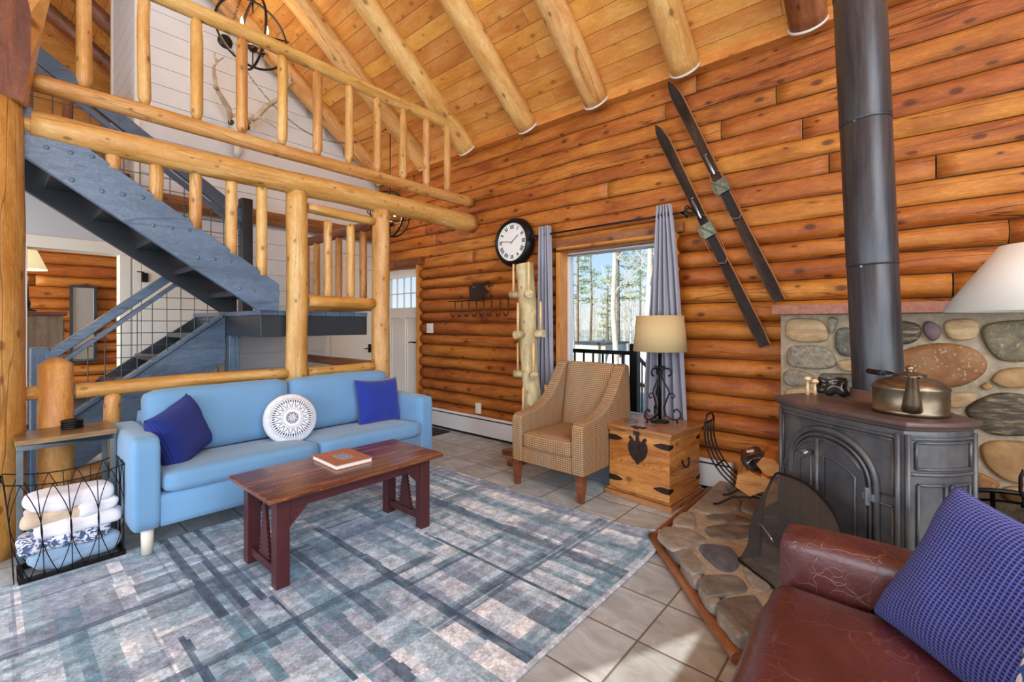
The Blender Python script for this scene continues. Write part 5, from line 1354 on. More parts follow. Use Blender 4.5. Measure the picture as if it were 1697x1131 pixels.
for (a, b) in (((-1.03, 2.50), (-.86, 2.30)), ((-.84, 2.275), (-.72, 2.14)), ((-.70, 2.12), (-.60, 2.0)), ((-.58, 1.985), (-.46, 1.86))):   # stones wrapping the front edge
    A_, B_ = Vector((*a, 0)), Vector((*b, 0)); d = (B_-A_).normalized(); nn = Vector((-.73, -.68, 0))
    Mx = Matrix.Translation((A_+B_)/2+Vector((0, 0, .052))+nn*-.006) @ Matrix.Rotation(math.atan2(d.y, d.x), 4, 'Z')
    m.soft((0, 0, 0), ((B_-A_).length, .06, .095), .022, n=8, mi=R.choice([1, 2]), M=Mx, noi=.008, nf=18)
m.build('stonework', [M['hearth_mortar'], M['st_hearth'], M['st_hearth2'], M['st_slate']], he)
m = MB(); m.log((-1.115, 3.56, .022), (-1.115, 2.56, .022), .022, .022, 12, 0, .1); m.log((-1.12, 2.545, .024), (-.47, 1.825, .024), .028, .026, 12, 0, .1); m.log((-.45, 1.80, .022), (.9, 1.80, .022), .022, .022, 12); m.build('wooden_edge', M['red_log'], he)

# stone veneer and mantle
m = MB(); m.box((-.655, 3.62, 0), (1.9, 3.74, 1.335), 0)
SS = [([(-0.629, 1.264), (-0.592, 1.31), (-0.443, 1.306), (-0.388, 1.25), (-0.394, 1.161), (-0.546, 1.15), (-0.62, 1.187)], 1), ([(-0.382, 1.309), (-0.332, 1.308), (-0.34, 1.25), (-0.367, 1.213)], 2),
 ([(-0.615, 1.094), (-0.559, 1.126), (-0.406, 1.123), (-0.346, 1.06), (-0.358, 0.986), (-0.494, 0.969), (-0.608, 0.994)], 2), ([(-0.334, 1.235), (-0.269, 1.25), (-0.21, 1.2), (-0.22, 1.077), (-0.31, 1.068), (-0.346, 1.133)], 3),
 ([(-0.635, 0.938), (-0.559, 0.958), (-0.462, 0.926), (-0.475, 0.873), (-0.559, 0.843), (-0.63, 0.861)], 2), ([(-0.12, 1.29), (0.048, 1.278), (0.068, 1.198), (0.008, 1.15), (-0.1, 1.163)], 7), ([(0.078, 1.265), (0.107, 1.291), (0.155, 1.252), (0.15, 1.193), (0.117, 1.173), (0.087, 1.212)], 4),
 ([(0.169, 1.278), (0.238, 1.303), (0.305, 1.29), (0.31, 1.215), (0.274, 1.183), (0.192, 1.188)], 1), ([(0.323, 1.253), (0.378, 1.284), (0.52, 1.289), (0.56, 1.186), (0.50, 1.08), (0.404, 1.07), (0.361, 1.105), (0.327, 1.178)], 6),
 ([(-0.10, 1.05), (0.058, 1.145), (0.202, 1.162), (0.301, 1.127), (0.344, 1.054), (0.318, 0.978), (0.229, 0.914), (0.107, 0.903), (-0.05, 0.93)], 5), ([(0.357, 0.969), (0.404, 1.027), (0.52, 1.038), (0.52, 0.954), (0.428, 0.926), (0.378, 0.94)], 8), ([(0.318, 0.928), (0.344, 0.949), (0.366, 0.926), (0.336, 0.907)], 8),
 ([(0.18, 0.866), (0.292, 0.888), (0.301, 0.851), (0.247, 0.801), (0.19, 0.797)], 1), ([(0.256, 0.783), (0.327, 0.867), (0.42, 0.901), (0.55, 0.865), (0.56, 0.715), (0.42, 0.664), (0.327, 0.68)], 7), ([(0.323, 0.604), (0.42, 0.643), (0.58, 0.62), (0.59, 0.44), (0.437, 0.418), (0.361, 0.463), (0.327, 0.518)], 8),
 ([(0.30, 0.442), (0.387, 0.407), (0.37, 0.36), (0.31, 0.348)], 5), ([(0.412, 0.388), (0.56, 0.406), (0.56, 0.31), (0.416, 0.32)], 8), ([(-.33, 1.03), (-.20, 1.05), (-.2, .98), (-.3, .97)], 1), ([(-.43, .93), (-.36, .95), (-.18, .94), (-.17, .80), (-.4, .79)], 3), ([(-.62, .82), (-.45, .83), (-.44, .72), (-.6, .70)], 1),
 ([(-.60, .68), (-.35, .70), (-.32, .5), (-.58, .48)], 2), ([(-.60, .45), (-.3, .46), (-.28, .2), (-.6, .2)], 8), ([(-.25, .75), (.15, .75), (.2, .5), (-.2, .48)], 6), ([(-.2, .44), (.25, .44), (.25, .15), (-.2, .18)], 1), ([(.32, .30), (.6, .29), (.6, .14), (.33, .14)], 2),
 ([(.62, 1.28), (.9, 1.29), (.9, 1.0), (.66, 1.02)], 2), ([(.6, .95), (.95, .96), (.93, .6), (.63, .62)], 5), ([(.63, .55), (1.0, .56), (1.0, .2), (.64, .2)], 8), ([(1.0, 1.2), (1.4, 1.25), (1.4, .8), (1.02, .82)], 6), ([(1.1, .7), (1.6, .7), (1.6, .3), (1.1, .3)], 2)]
for p, mi in SS: bulge(m, p, 0, .030, mi, plane='xz', yv=3.62)
struct(m.build('wall_stone_facing', [M['mortar'], M['st_tan'], M['st_grey'], M['st_dark'], M['st_purple'], M['st_big'], M['st_olive'], M['st_band'], M['st_gold']]))
m = MB(); m.box((-.69, 3.50, 1.337), (1.95, 3.70, 1.402)); tag(m.build('mantel_shelf', M['mantle'], bevel=.004), 'thin red stone mantel shelf above the stone facing', 'shelf')
# ------------------------------------------------------------------ cast iron stove (front turned towards the left of the room)
sv = thing('wood_stove', 'large cast iron wood stove with arched double doors on the stone hearth', 'stove', (-.12, 2.62, .10))
FL, FR, R2, R3, BR, BL, L2 = [(-0.510, 2.649), (0.005, 2.262), (0.226, 2.486), (0.162, 2.60), (0.02, 2.985), (-0.175, 3.055), (-0.430, 2.850)]
def shrink(P, k, c=(-.13, 2.66)): return [(c[0]+(x-c[0])*k, c[1]+(y-c[1])*k) for x, y in P]
def arc(p, q, b, n=8):   # bowed edge
    p, q = Vector(p), Vector(q); d = q-p; nn = Vector((d.y, -d.x)).normalized()
    return [tuple(p+d*(i/n)+nn*b*4*(i/n)*(1-i/n)) for i in range(n)]
plan = arc(FL, FR, .028)+arc(FR, R2, .03)+arc(R2, R3, .0, 2)+arc(R3, BR, .02, 4)+arc(BR, BL, .01, 3)+arc(BL, L2, .01, 3)+arc(L2, FL, .01, 3)
def loft(m, rings, mi=0, cap=True):
    n = len(rings[0][0]); vs = []
    for P, z in rings: vs += [(x, y, z) for x, y in P]
    fs = []
    for i in range(len(rings)-1):
        for k in range(n): fs.append((i*n+k, i*n+(k+1) % n, (i+1)*n+(k+1) % n, (i+1)*n+k))
    if cap: fs += [tuple(range(n))[::-1], tuple(range((len(rings)-1)*n, len(rings)*n))]
    m.add(vs, fs, mi)
m = MB(); loft(m, [(shrink(plan, .93), .862), (shrink(plan, .97), .868), (shrink(plan, .985), .880), (shrink(plan, 1.0), .884), (shrink(plan, 1.0), .896), (shrink(plan, .985), .902)]); m.build('top_plate', M['stove_top'], sv, bevel=.002)
m = MB(); loft(m, [(shrink(plan, .90), .20), (shrink(plan, .935), .23), (shrink(plan, .935), .85), (shrink(plan, .93), .864)]); m.build('body', M['stove'], sv)
m = MB(); loft(m, [(shrink(plan, .97), .185), (shrink(plan, .97), .205), (shrink(plan, .93), .235)]); m.build('base_moulding', M['stove'], sv, bevel=.003)
for p in (FL, FR, R2, BL):
    q = shrink([p], .86)[0]; m = MB(); m.tube([(q[0], q[1], .108), (q[0], q[1], .13), (q[0], q[1], .17), (q[0], q[1], .195)], [.028, .022, .03, .045], 10); m.build('leg', M['stove'], sv)
# face frames: a local frame on the front and on the right side; u along, z up, h outwards
def face_map(p, q, bow, k=.935):
    p, q = [Vector(a) for a in shrink([p, q], k)]; d = q-p; nn = Vector((d.y, -d.x)).normalized(); b = bow*k
    return (lambda u, z, h: Vector((*(p+d*u+nn*(b*4*u*(1-u)+h)), z))), d.length
fr, FLn = face_map(FL, FR, .028); sr, SLn = face_map(FR, R2, .03)
def rib(m, f, pts, r=.008, flat=None, h=.004, mi=0): m.tube([f(u, z, h) for u, z in pts], r, 6, mi)
def panel(m, f, u0, u1, z0, z1, h, d=.012, rd=None):
    N = 8; vs = []
    for i in range(N+1):
        u = u0+(u1-u0)*i/N
        for z in (z0, z1): vs += [f(u, z, h), f(u, z, h-d)]
    fs = []
    for i in range(N):
        a, b = i*4, (i+1)*4; fs += [(a, b, b+2, a+2), (a+2, b+2, b+3, a+3), (a, a+1, b+1, b)]
    fs += [(0, 2, 3, 1), (N*4, N*4+1, N*4+3, N*4+2)]; m.add(vs, fs, 0)
# corner columns, outer frame
m = MB()
for f, us in ((fr, (.03, .97)), (sr, (.03, .97))):
    for u in us: rib(m, f, [(u, .235), (u, .85)], .011)
rib(m, fr, [(i/12*.94+.03, .835) for i in range(13)], .007); rib(m, fr, [(i/12*.94+.03, .26) for i in range(13)], .009)
rib(m, sr, [(i/12*.94+.03, .835) for i in range(13)], .006); rib(m, sr, [(i/12*.94+.03, .70) for i in range(13)], .007); rib(m, sr, [(i/12*.94+.03, .26) for i in range(13)], .008)
def rect(m, f, u0, u1, z0, z1, r=.006): rib(m, f, [(u0, z0), (u0, z1)], r); rib(m, f, [(u1, z0), (u1, z1)], r); rib(m, f, [(u0+(u1-u0)*i/4, z0) for i in range(5)], r); rib(m, f, [(u0+(u1-u0)*i/4, z1) for i in range(5)], r)
rect(m, sr, .12, .88, .72, .82); rect(m, sr, .14, .47, .30, .66); rect(m, sr, .55, .86, .30, .66)
rect(m, fr, .855, .945, .28, .56); rect(m, fr, .06, .13, .28, .56)
# spandrel mouldings beside the arch
rib(m, fr, [(.06, .82), (.06, .60)], .005); rib(m, fr, [(.945, .82), (.945, .60), (.87, .60)], .005); rib(m, fr, [(.06+.885*i/12, .82) for i in range(13)], .005)
m.build('frame_mouldings', M['stove'], sv)
def archpts(u0, u1, z0, zs, zt, n=24):
    c = (u0+u1)/2; a = (u1-u0)/2
    return [(u0, z0), (u0, zs)]+[(c-a*math.cos(PI*i/n), zs+(zt-zs)*math.sin(PI*i/n)**.85) for i in range(1, n)]+[(u1, zs), (u1, z0)]
m = MB(); rib(m, fr, archpts(.15, .85, .26, .60, .80), .013, h=.004); rib(m, fr, archpts(.18, .82, .26, .595, .775), .007, h=.012); m.build('door_arch', M['stove'], sv)
def door(u0, u1, side, name='fire_door'):
    full = archpts(.195, .805, .275, .59, .76); dd = bpy.data
    zt_ = lambda u: .59+(.76-.59)*math.sqrt(max(0, 1-((u-.5)/.305)**2))**.85
    N = 14; vs = []; m = MB()
    for i in range(N+1):
        u = u0+(u1-u0)*i/N; vs += [fr(u, .275, .016), fr(u, zt_(u), .016), fr(u, .275, .0), fr(u, zt_(u), .0)]
    fs = []
    for i in range(N): a, b = 4*i, 4*i+4; fs += [(a, b, b+1, a+1), (a+1, b+1, b+3, a+3), (a, a+2, b+2, b)]
    fs += [(0, 1, 3, 2), (4*N, 4*N+2, 4*N+3, 4*N+1)]; m.add(vs, fs)
    e = .03; us = [u0+e+(u1-u0-2*e)*i/8 for i in range(9)]
    # raised narrow panel with a half arch
    a, b = (u0+.055, u1-.075) if side > 0 else (u0+.075, u1-.055)
    top_in = [(a+(b-a)*i/6, zt_(a+(b-a)*i/6)-.075-.0*i) for i in range(7)]
    rib(m, fr, [(a, .34)]+top_in+[(b, .34), (a, .34)], .0055, h=.018)
    rib(m, fr, [(u, zt_(u)-.012) for u in us], .005, h=.018)
    return m.build(name, M['stove'], sv)
dL = door(.195, .435, -1); dR = door(.44, .805, 1)
m = MB(); rib(m, fr, [(.437, .28), (.437, .755)], .010, h=.018); m.build('centre_strip', M['stove'], sv)
m = MB(); c = fr(.395, .685, .018); o_ = fr(.395, .685, .055); m.tube([c, o_], .008, 8); q = fr(.36, .69, .058); m.tube([q, o_, fr(.42, .68, .058)], [.012, .016, .012], 12); m.build('door_handle', M['steel'], dL)
for z in (.575, .345):
    m = MB(); p = fr(.815, z-.035, .022); q = fr(.815, z+.035, .022); m.tube([p, q], .011, 10); m.add([fr(a, b, h) for a in (.79, .86) for b in (z-.014, z+.014) for h in (.008, .03)], [(0, 1, 3, 2), (4, 6, 7, 5), (0, 4, 5, 1), (2, 3, 7, 6), (0, 2, 6, 4), (1, 5, 7, 3)]); m.build('hinge', M['hinge_grey'], dR, bevel=.002)
m = MB(); m.lathe([(.13, 0), (.125, .008), (.113, .012), (.111, .05), (.106, .052)], (-.10, 2.852, .901), 36); m.build('flue_collar', M['stove_top'], sv)

# stovepipe: three lengths with seams
pb, ptp = Vector((-.10, 2.852, .935)), Vector((-.215, 2.752, 4.1))
sp_ = thing('stovepipe', 'tall black stovepipe in three lengths rising from the cast iron stove', 'stovepipe', pb)
dd = (ptp-pb)
for i, (a, b, r) in enumerate([(0, .62/3.1, .1015), (.62/3.1, .42, .103), (.42, .62, .1045), (.62, .945, .106)]):
    p, q = pb+dd*a, pb+dd*b; dn = dd.normalized(); m = MB(); m.tube([p-dn*.012, p, q-dn*.004, q], [r, r, r, r-.002], 44, 0, True); m.tube([p+dn*.004, p+dn*.010], [r+.0012, r+.0012], 44, 0, False)
    s_ = m.build('pipe_length', M['pipe'], sp_)
    if i:
        m = MB(); v = Vector((-.0, -1, 0)); m.tube([p+dn*-.02+Vector((-.35, -.93, 0))*(r-.002), p+dn*-.02+Vector((-.35, -.93, 0))*(r+.003)], .005, 8); m.build('screw', M['steel'], s_)

# kettle
kt = thing('kettle', 'squat tarnished metal kettle with a conical spout on the stove top', 'kettle', (.015, 2.50, .902))
kc = Vector((.015, 2.50, .9025)); m = MB()
m.lathe([(0, .002), (.115, 0), (.120, .006), (.120, .018), (.116, .022), (.117, .098), (.121, .104), (.119, .112), (.105, .128), (.08, .142), (.052, .150), (.05, .156), (.052, .160)], kc, 48, sc=(1.05, .96)); m.build('body', M['kettle'], kt)
m = MB(); m.lathe([(.053, 0), (.05, .006), (.03, .012), (.012, .016), (.012, .024), (.017, .032), (.010, .040), (0, .041)], kc+Vector((0, 0, .156)), 32); m.build('lid', M['kettle'], kt)
sdn = Vector((-.02, -1, 0)).normalized(); sdn = Vector((.05, -.99, 0)); 
m = MB(); a = kc+sdn*.105; m.tube([a+Vector((0, 0, .028)), a+sdn*.012+Vector((0, 0, .06)), a+sdn*.026+Vector((0, 0, .11)), a+sdn*.044+Vector((0, 0, .165)), a+sdn*.047+Vector((0, 0, .172))], [.034, .030, .022, .0155, .0165], 20); m.build('spout', M['kettle'], kt)
m = MB(); hx = Vector((-.75, -.5, 0)).normalized(); pr = Vector((hx.y, -hx.x, 0))
m.tube([kc+Vector((0, 0, .15))+pr*.055, kc+Vector((0, 0, .165))+pr*.055+hx*.05, kc+Vector((0, 0, .168))+hx*.13+pr*.05, kc+Vector((0, 0, .166))+hx*.13-pr*.05, kc+Vector((0, 0, .165))-pr*.055+hx*.05, kc+Vector((0, 0, .15))-pr*.055], .0042, 8)
m.tube([kc+Vector((0, 0, .168))+hx*.131+pr*.045, kc+Vector((0, 0, .168))+hx*.131-pr*.045], .011, 12); m.build('handle', M['black_iron'], kt)

# mushroom carving and dark wrapped fire-lighter bundle on the rear of the stove top
mu = thing('mushroom_figurine', 'tiny carved figurine of two mushrooms at the back of the stove top', 'figurine', (-.372, 2.80, .902))
for dx, h in ((-.012, .078), (.018, .066)):
    m = MB(); m.lathe([(0, 0), (.009, 0), (.007, h*.6), (.005, h), (.015, h), (.018, h+.006), (.010, h+.016), (0, h+.018)], (-.372+dx, 2.80+dx*.5, .9025), 14); m.build('mushroom', M['dowel'], mu)
m = MB(); m.soft((-.285, 2.865, .948), (.13, .05, .088), .02, n=16, noi=.022, nf=30); tag(m.build('wrapped_bundle', M['foil']), 'dark crinkled shiny bundle between the figurine and the stovepipe', 'bundle')

# ------------------------------------------------------------------ fire screen
fs_ = thing('fire_screen', 'curved black mesh fire screen standing in front of the stove doors', 'fire screen', (-.42, 2.36, .10))
topc = [(-.545, 2.515, .115), (-.53, 2.52, .38), (-.48, 2.496, .532), (-.437, 2.475, .556), (-.327, 2.37, .562), (-.239, 2.265, .526), (-.19, 2.195, .47), (-.172, 2.14, .40), (-.165, 2.11, .115)]
def cr_sp(P, n=6):
    P = [Vector(p) for p in P]; out = []
    for i in range(len(P)-1):
        p0, p1, p2, p3 = P[max(i-1, 0)], P[i], P[i+1], P[min(i+2, len(P)-1)]
        for k in range(n):
            t = k/n; out.append(.5*((2*p1)+(-p0+p2)*t+(2*p0-5*p1+4*p2-p3)*t*t+(-p0+3*p1-3*p2+p3)*t**3))
    return out+[P[-1]]
back = cr_sp(topc)
bot = cr_sp([(-.60, 2.45, .112), (-.62, 2.43, .112), (-.60, 2.40, .112), (-.54, 2.345, .112), (-.46, 2.28, .112), (-.38, 2.20, .112), (-.30, 2.13, .112), (-.24, 2.08, .112), (-.20, 2.09, .112)])
m = MB(); m.tube(back, .006, 8); m.tube(bot, .006, 8); m.build('frame', M['black_iron'], fs_)
n = len(back); K = 14; vs = []
bow = Vector((-.62, -.72, 0))
for i in range(n):
    a, b = back[i], bot[i]; u = i/(n-1)
    for k in range(K+1):
        t = k/K; p = a.lerp(b, t); s_ = math.sin(PI*u)
        p = p+bow*(.055*math.sin(PI*min(1, t*1.35))*s_ - .045*math.sin(PI*t)*max(0, t-.45)*3*s_)
        p.z += .0
        vs.append(p)
m = MB(); m.add(vs, [(i*(K+1)+k, i*(K+1)+k+1, (i+1)*(K+1)+k+1, (i+1)*(K+1)+k) for i in range(n-1) for k in range(K)], 0, None, True); m.build('mesh_sheet', M['mesh'], fs_)
m = MB(); m.tube([(-.50, 2.29, .36), (-.485, 2.265, .372), (-.44, 2.22, .345), (-.43, 2.215, .33)], .004, 6); m.build('handle', M['steel'], fs_)

# ------------------------------------------------------------------ firewood rack and logs
rk = thing('firewood_rack', 'black curved iron firewood rack between the wall and the stove', 'firewood rack', (-.78, 3.22, .11))
def uarc(x, y): 
    c = Vector((-.63, 0, .57)); return [(c.x-.36*math.cos(a), y, c.z-.36*math.sin(a)) for a in [PI*i/20 for i in range(-1, 20)]][:18]
m = MB()
for i, y in enumerate((3.06, 3.12, 3.18, 3.24)): m.tube(uarc(0, y), .006, 8)
e0 = [uarc(0, y)[0] for y in (3.06, 3.24)]
m.tube([e0[0], (e0[0][0], 3.10, e0[0][2]+.05), (e0[1][0], 3.20, e0[1][2]+.05), e0[1]], .006, 8); m.tube([uarc(0, 3.06)[5], uarc(0, 3.24)[5]], .006, 8); m.tube([e0[0], e0[1]], .006, 8)
m.build('cradle', M['black_iron'], rk)
for y in (3.05, 3.25):
    m = MB(); m.tube([(-.93, y, .118), (-.90, y, .125), (-.82, y, .185), (-.70, y, .215), (-.56, y, .215), (-.44, y, .185), (-.36, y, .125)], .006, 8); m.build('foot', M['black_iron'], rk)
def chunk(x, z, w_, h_, L, rot, label, poly=None, tilt=0, y=3.15, mat='firewood'):
    P = poly or [(-.5, -.3), (.1, -.5), (.5, -.1), (.45, .4), (-.1, .5), (-.5, .2)]
    A = Matrix.Translation((x, y, z)) @ Matrix.Rotation(tilt, 4, 'Z') @ Matrix.Rotation(rot, 4, 'Y')
    m = MB(); n = len(P); vs = []; K = 7; ph = R.random()*9
    for j in range(K+1):
        for a, b in P:
            nz = 1+.08*noise.noise(Vector((a*3+ph, b*3, j*.7))); vs.append(A @ Vector((a*w_*nz, -L/2+L*j/K, b*h_*nz)))
    o = R.random()*9, R.randint(0, 30)*10; fs = []; uvs = []
    for j in range(K):
        for k in range(n):
            k2 = (k+1) % n; fs.append((j*n+k, j*n+k2, (j+1)*n+k2, (j+1)*n+k)); uvs.append([(j/K*L+o[0], k*.04+o[1]+1), (j/K*L+o[0], k*.04+.04+o[1]+1), ((j+1)/K*L+o[0], k*.04+.04+o[1]+1), ((j+1)/K*L+o[0], k*.04+o[1]+1)])
    m.add(vs, fs, 0, uvs); m.add(vs, [tuple(range(n))[::-1], tuple(K*n+k for k in range(n))], 0)
    return tag(m.build('firewood_log', M[mat], bevel=.004), label, 'firewood', 'split logs in the firewood rack')
chunk(-.735, .315, .145, .15, .36, .2, 'split log with a pale cut end in the rack, nearest the chest', tilt=.2)
chunk(-.625, .300, .13, .17, .36, -.5, 'orange split log in the rack, hard against the mesh screen', [(-.5, -.5), (.2, -.4), (.55, .1), (.1, .55), (-.1, .2)], tilt=.1)
chunk(-.62, .425, .12, .11, .34, .6, 'upper split log in the rack, behind the wrapped one', tilt=.1, y=3.18)
chunk(-.50, .33, .12, .14, .34, 1.1, 'split log in the rack half hidden by the stove', y=3.18)
fw = thing('wrapped_firewood', 'dark firewood bundle in shiny plastic lying on top of the split logs', 'firewood', (-.715, 3.14, .44))
m = MB(); Mx = Matrix.Translation((-.715, 3.12, .435)) @ Matrix.Rotation(.35, 4, 'Z') @ Matrix.Rotation(-.35, 4, 'Y'); m.soft((0, 0, 0), (.13, .24, .085), .03, n=16, M=Mx, noi=.012, nf=22); m.build('bundle', M['foil'], fw)
m = MB(); m.soft((0, .02, .042), (.045, .05, .006), .002, n=3, M=Mx); m.build('label_patch', M['paper'], fw)

# ------------------------------------------------------------------ round side table and white-shaded lamp at the right edge
rt = thing('round_side_table', 'round black metal side table behind the leather sofa', 'side table', (.42, 2.83, 0))
m = MB(); ring(m, (.42, 2.83, .50), .245, 0, Matrix.Identity(3), .011); ring(m, (.42, 2.83, .455), .243, 0, Matrix.Identity(3), .006); m.build('rim', M['black_iron'], rt)
m = MB(); m.lathe([(0, 0), (.24, 0), (.24, .006), (0, .006)], (.42, 2.83, .493), 40, smooth=False); m.build('glass_top', M['smoke_glass'], rt)
for k in range(4):
    a = k*PI/2+.5; m = MB(); m.tube([(.42+.24*math.cos(a), 2.83+.24*math.sin(a), .50), (.42+.22*math.cos(a), 2.83+.22*math.sin(a), .107)], .009, 8); m.build('leg', M['black_iron'], rt)
scroll_lamp('table_lamp', 'scrolled iron lamp with a wide white cone shade at the right edge', (.425, 2.82, .504), 1.325, 1.60, .305, .125, M['shade_white'], 3, 1.2, 1.2, .42)

# ------------------------------------------------------------------ leather sofa
ls = thing('leather_sofa', 'worn oxblood leather sofa in the lower right corner', 'sofa', (.1, .7, 0))
Lm = M['leather']
m = MB(); m.soft((.09, .62, .20), (.74, 1.98, .22), .02, n=8); m.build('base', Lm, ls)
m = MB(); m.soft((.10, 1.70, .35), (.80, .145, .525), .026, (.004, .006, .006), n=22, noi=.003, nf=6); m.tube([(-.27, 1.641, .598), (.0, 1.637, .602), (.45, 1.64, .600)], .0022, 6); m.build('arm', Lm, ls)
m = MB(); m.soft((.10, -.38, .35), (.80, .145, .525), .026, n=12); m.build('arm', Lm, ls)
m = MB(); m.soft((.52, .62, .47), (.16, 2.0, .66), .05, (.01, 0, 0), n=14); m.build('back_frame', Lm, ls)
m = MB(); m.soft((.07, 1.145, .385), (.76, .965, .185), .050, (.006, .0, .016), n=30, noi=.010, nf=7)
m.build('seat_cushion', Lm, ls)
m = MB(); m.soft((.07, .155, .385), (.76, .985, .185), .050, (.006, .0, .016), n=24, noi=.010, nf=7); m.build('seat_cushion', Lm, ls)
for x, y in ((-.24, 1.62), (.44, 1.62), (-.24, -.38), (.44, -.38)):
    m = MB(); m.cbox((x, y, .05), (.05, .05, .095)); m.build('foot', M['slate_dark'], ls, bevel=.004)
# waffle pillow standing in the corner: left edge near the arm, running back along the seat
e1 = Vector((.27, -.32, -.03)).normalized(); up_ = Vector((.22, .06, .36)); up_ = (up_-e1*up_.dot(e1)).normalized(); nn = e1.cross(up_)
cP = Vector((-.062, 1.575, .500))+e1*.235+up_*.190
Mp = Matrix(((e1.x, nn.x, up_.x, cP.x), (e1.y, nn.y, up_.y, cP.y), (e1.z, nn.z, up_.z, cP.z), (0, 0, 0, 1)))
m = MB(); m.pillow(.48, .41, .14, Mp, n=36); tag(m.build('throw_pillow', M['waffle']), 'large blue waffle weave pillow on the oxblood leather sofa', 'pillow')
def ikat():
    g = NG('blue_white_pattern'); u, v, _ = g.sep(g.uv())
    z = g.math('ABSOLUTE', g.math('SUBTRACT', g.math('FRACT', g.math('MULTIPLY', u, 28.0)), .5)); s_ = g.math('FRACT', g.math('ADD', g.math('MULTIPLY', v, 34.0), g.math('MULTIPLY', z, 1.6)))
    n = g.noise(g.comb(u, v, 0.0), 60, 2, .5).outputs[0]; col = g.mix(g.ramp(g.math('ADD', s_, g.math('MULTIPLY', g.math('SUBTRACT', n, .5), .5)), [(.45, 0.0), (.52, 1.0)]), lin('e4e6ea'), lin('2f5a9c')); return g.fin(col, .9)
M['ikat'] = ikat()
e2 = Vector((.50, -.42, .0)).normalized(); u2 = (Vector((.25, .1, .42))); u2 = (u2-e2*u2.dot(e2)).normalized(); n2 = e2.cross(u2); c2 = Vector((.155, 1.02, .62))+e2*.10+u2*.0
Mp = Matrix(((e2.x, n2.x, u2.x, c2.x), (e2.y, n2.y, u2.y, c2.y), (e2.z, n2.z, u2.z, c2.z), (0, 0, 0, 1)))
m = MB(); m.pillow(.34, .30, .10, Mp); tag(m.build('throw_pillow', M['ikat']), 'small blue and white patterned pillow at the lower right corner', 'pillow')

# ------------------------------------------------------------------ bedroom beyond the doorway
dr = thing('dresser', 'tall weathered grey-brown chest of drawers inside the bedroom', 'dresser', (-6.85, .12, 0))
M['drift'] = wood('driftwood_veneer', '6e5c4a', '93806c', 'b09c84', .5, .1, .2, .1, 3, 8)
m = MB(); m.box((-7.10, -.42, .02), (-6.60, .50, 1.36), ax=2); m.build('carcass', M['drift'], dr, bevel=.004)
m = MB(); m.box((-7.12, -.45, 1.36), (-6.57, .53, 1.40), ax=1); m.build('top', M['leg_wood'], dr, bevel=.004)
for i in range(5):
    m = MB(); m.box((-7.06, .50, .10+.25*i), (-6.64, .515, .32+.25*i), ax=0); q = m.build('drawer', M['drift'], dr, bevel=.003)
    m = MB(); m.tube([(-6.85, .515, .21+.25*i), (-6.85, .54, .21+.25*i)], [.008, .014], 10); m.build('knob', M['bronze'], q)
bl = thing('table_lamp', 'lit bedroom lamp with a cream cone shade on the tall dresser', 'lamp', (-6.8, .25, 1.40))
m = MB(); m.lathe([(0, 0), (.07, 0), (.07, .015), (.02, .03), (.03, .08), (.015, .14), (.012, .36), (0, .36)], (-6.8, .25, 1.402), 20); m.build('base', M['black_iron'], bl)
m = MB(); m.lathe([(.15, 0), (.152, 0), (.075, .20), (.073, .20)], (-6.8, .25, 1.835), 32); m.build('lamp_shade', M['shade_lit'], bl)
light('bedroom_lamp_bulb', 'POINT', (-6.8, .25, 1.90), 6, (1, .78, .5), radius=.05)
mr = thing('wall_mirror', 'tall narrow dark framed mirror on the bedroom log wall', 'mirror', (-8.3, .82, 1.27))
m = MB()
for lo_, hi_ in (((-8.33, .69, .76), (-8.29, .72, 1.79)), ((-8.33, .925, .76), (-8.29, .955, 1.79)), ((-8.33, .72, .76), (-8.29, .925, .79)), ((-8.33, .72, 1.76), (-8.29, .925, 1.79))): m.box(lo_, hi_)
m.build('frame', M['slate_dark'], mr)
g = NG('mirror_silver'); g.fin('e8e8e8', .02, 1.0); M['mirror'] = g.mat
m = MB(); m.box((-8.33, .72, .79), (-8.31, .925, 1.76)); m.build('glass', M['mirror'], mr)
for y in (-1.0,):
    pass

# ------------------------------------------------------------------ outdoors: deck, railing, trees, shed
m = MB(); m.box((-6.5, 3.93, -.20), (-1.0, 4.88, -.06)); struct(m.build('floor_deck', M['drift']))
dk = thing('deck_railing', 'black metal deck railing outside the picture window', 'railing', (-3.2, 4.8, -.06))
m = MB(); m.box((-6.4, 4.77, .92), (-2.36, 4.83, .965)); m.box((-6.4, 4.785, .06), (-2.36, 4.815, .09)); m.box((-2.36, 4.75, -.06), (-2.27, 4.84, 1.05)); m.build('rail_frame', M['black_iron'], dk)
m = MB(); m.tube([(-2.30, 4.84, .90), (-2.05, 6.9, -.45)], .022, 8); m.tube([(-2.30, 4.84, .12), (-2.05, 6.9, -1.2)], .015, 8); m.build('stair_handrail', M['galv'], dk)
for i in range(30):
    x = -6.3+.132*i; m = MB(); m.box((x, 4.79, .09), (x+.018, 4.81, .92)); m.build('baluster', M['black_iron'], dk)
for i in range(12):
    t = (i+.5)/12; p = Vector((-2.30, 4.84, .9)).lerp(Vector((-2.05, 6.9, -.45)), t); m = MB(); m.tube([p, p-Vector((0, 0, .77))], .009, 6); m.build('stair_baluster', M['galv'], dk)
m = MB(); N = 30; vs = []
for i in range(N+1):
    for j in range(N+1):
        x = -60+80*i/N; y = 4.2+90*j/N; z = -1.45+.25*noise.noise(Vector((x*.15, y*.15, 0)))+max(0, y-45)*.03; vs.append((x, y, z))
m.add(vs, [(i*(N+1)+j, (i+1)*(N+1)+j, (i+1)*(N+1)+j+1, i*(N+1)+j+1) for i in range(N) for j in range(N)], 0, None, True); o = m.build('ground', M['snow']); struct(o)
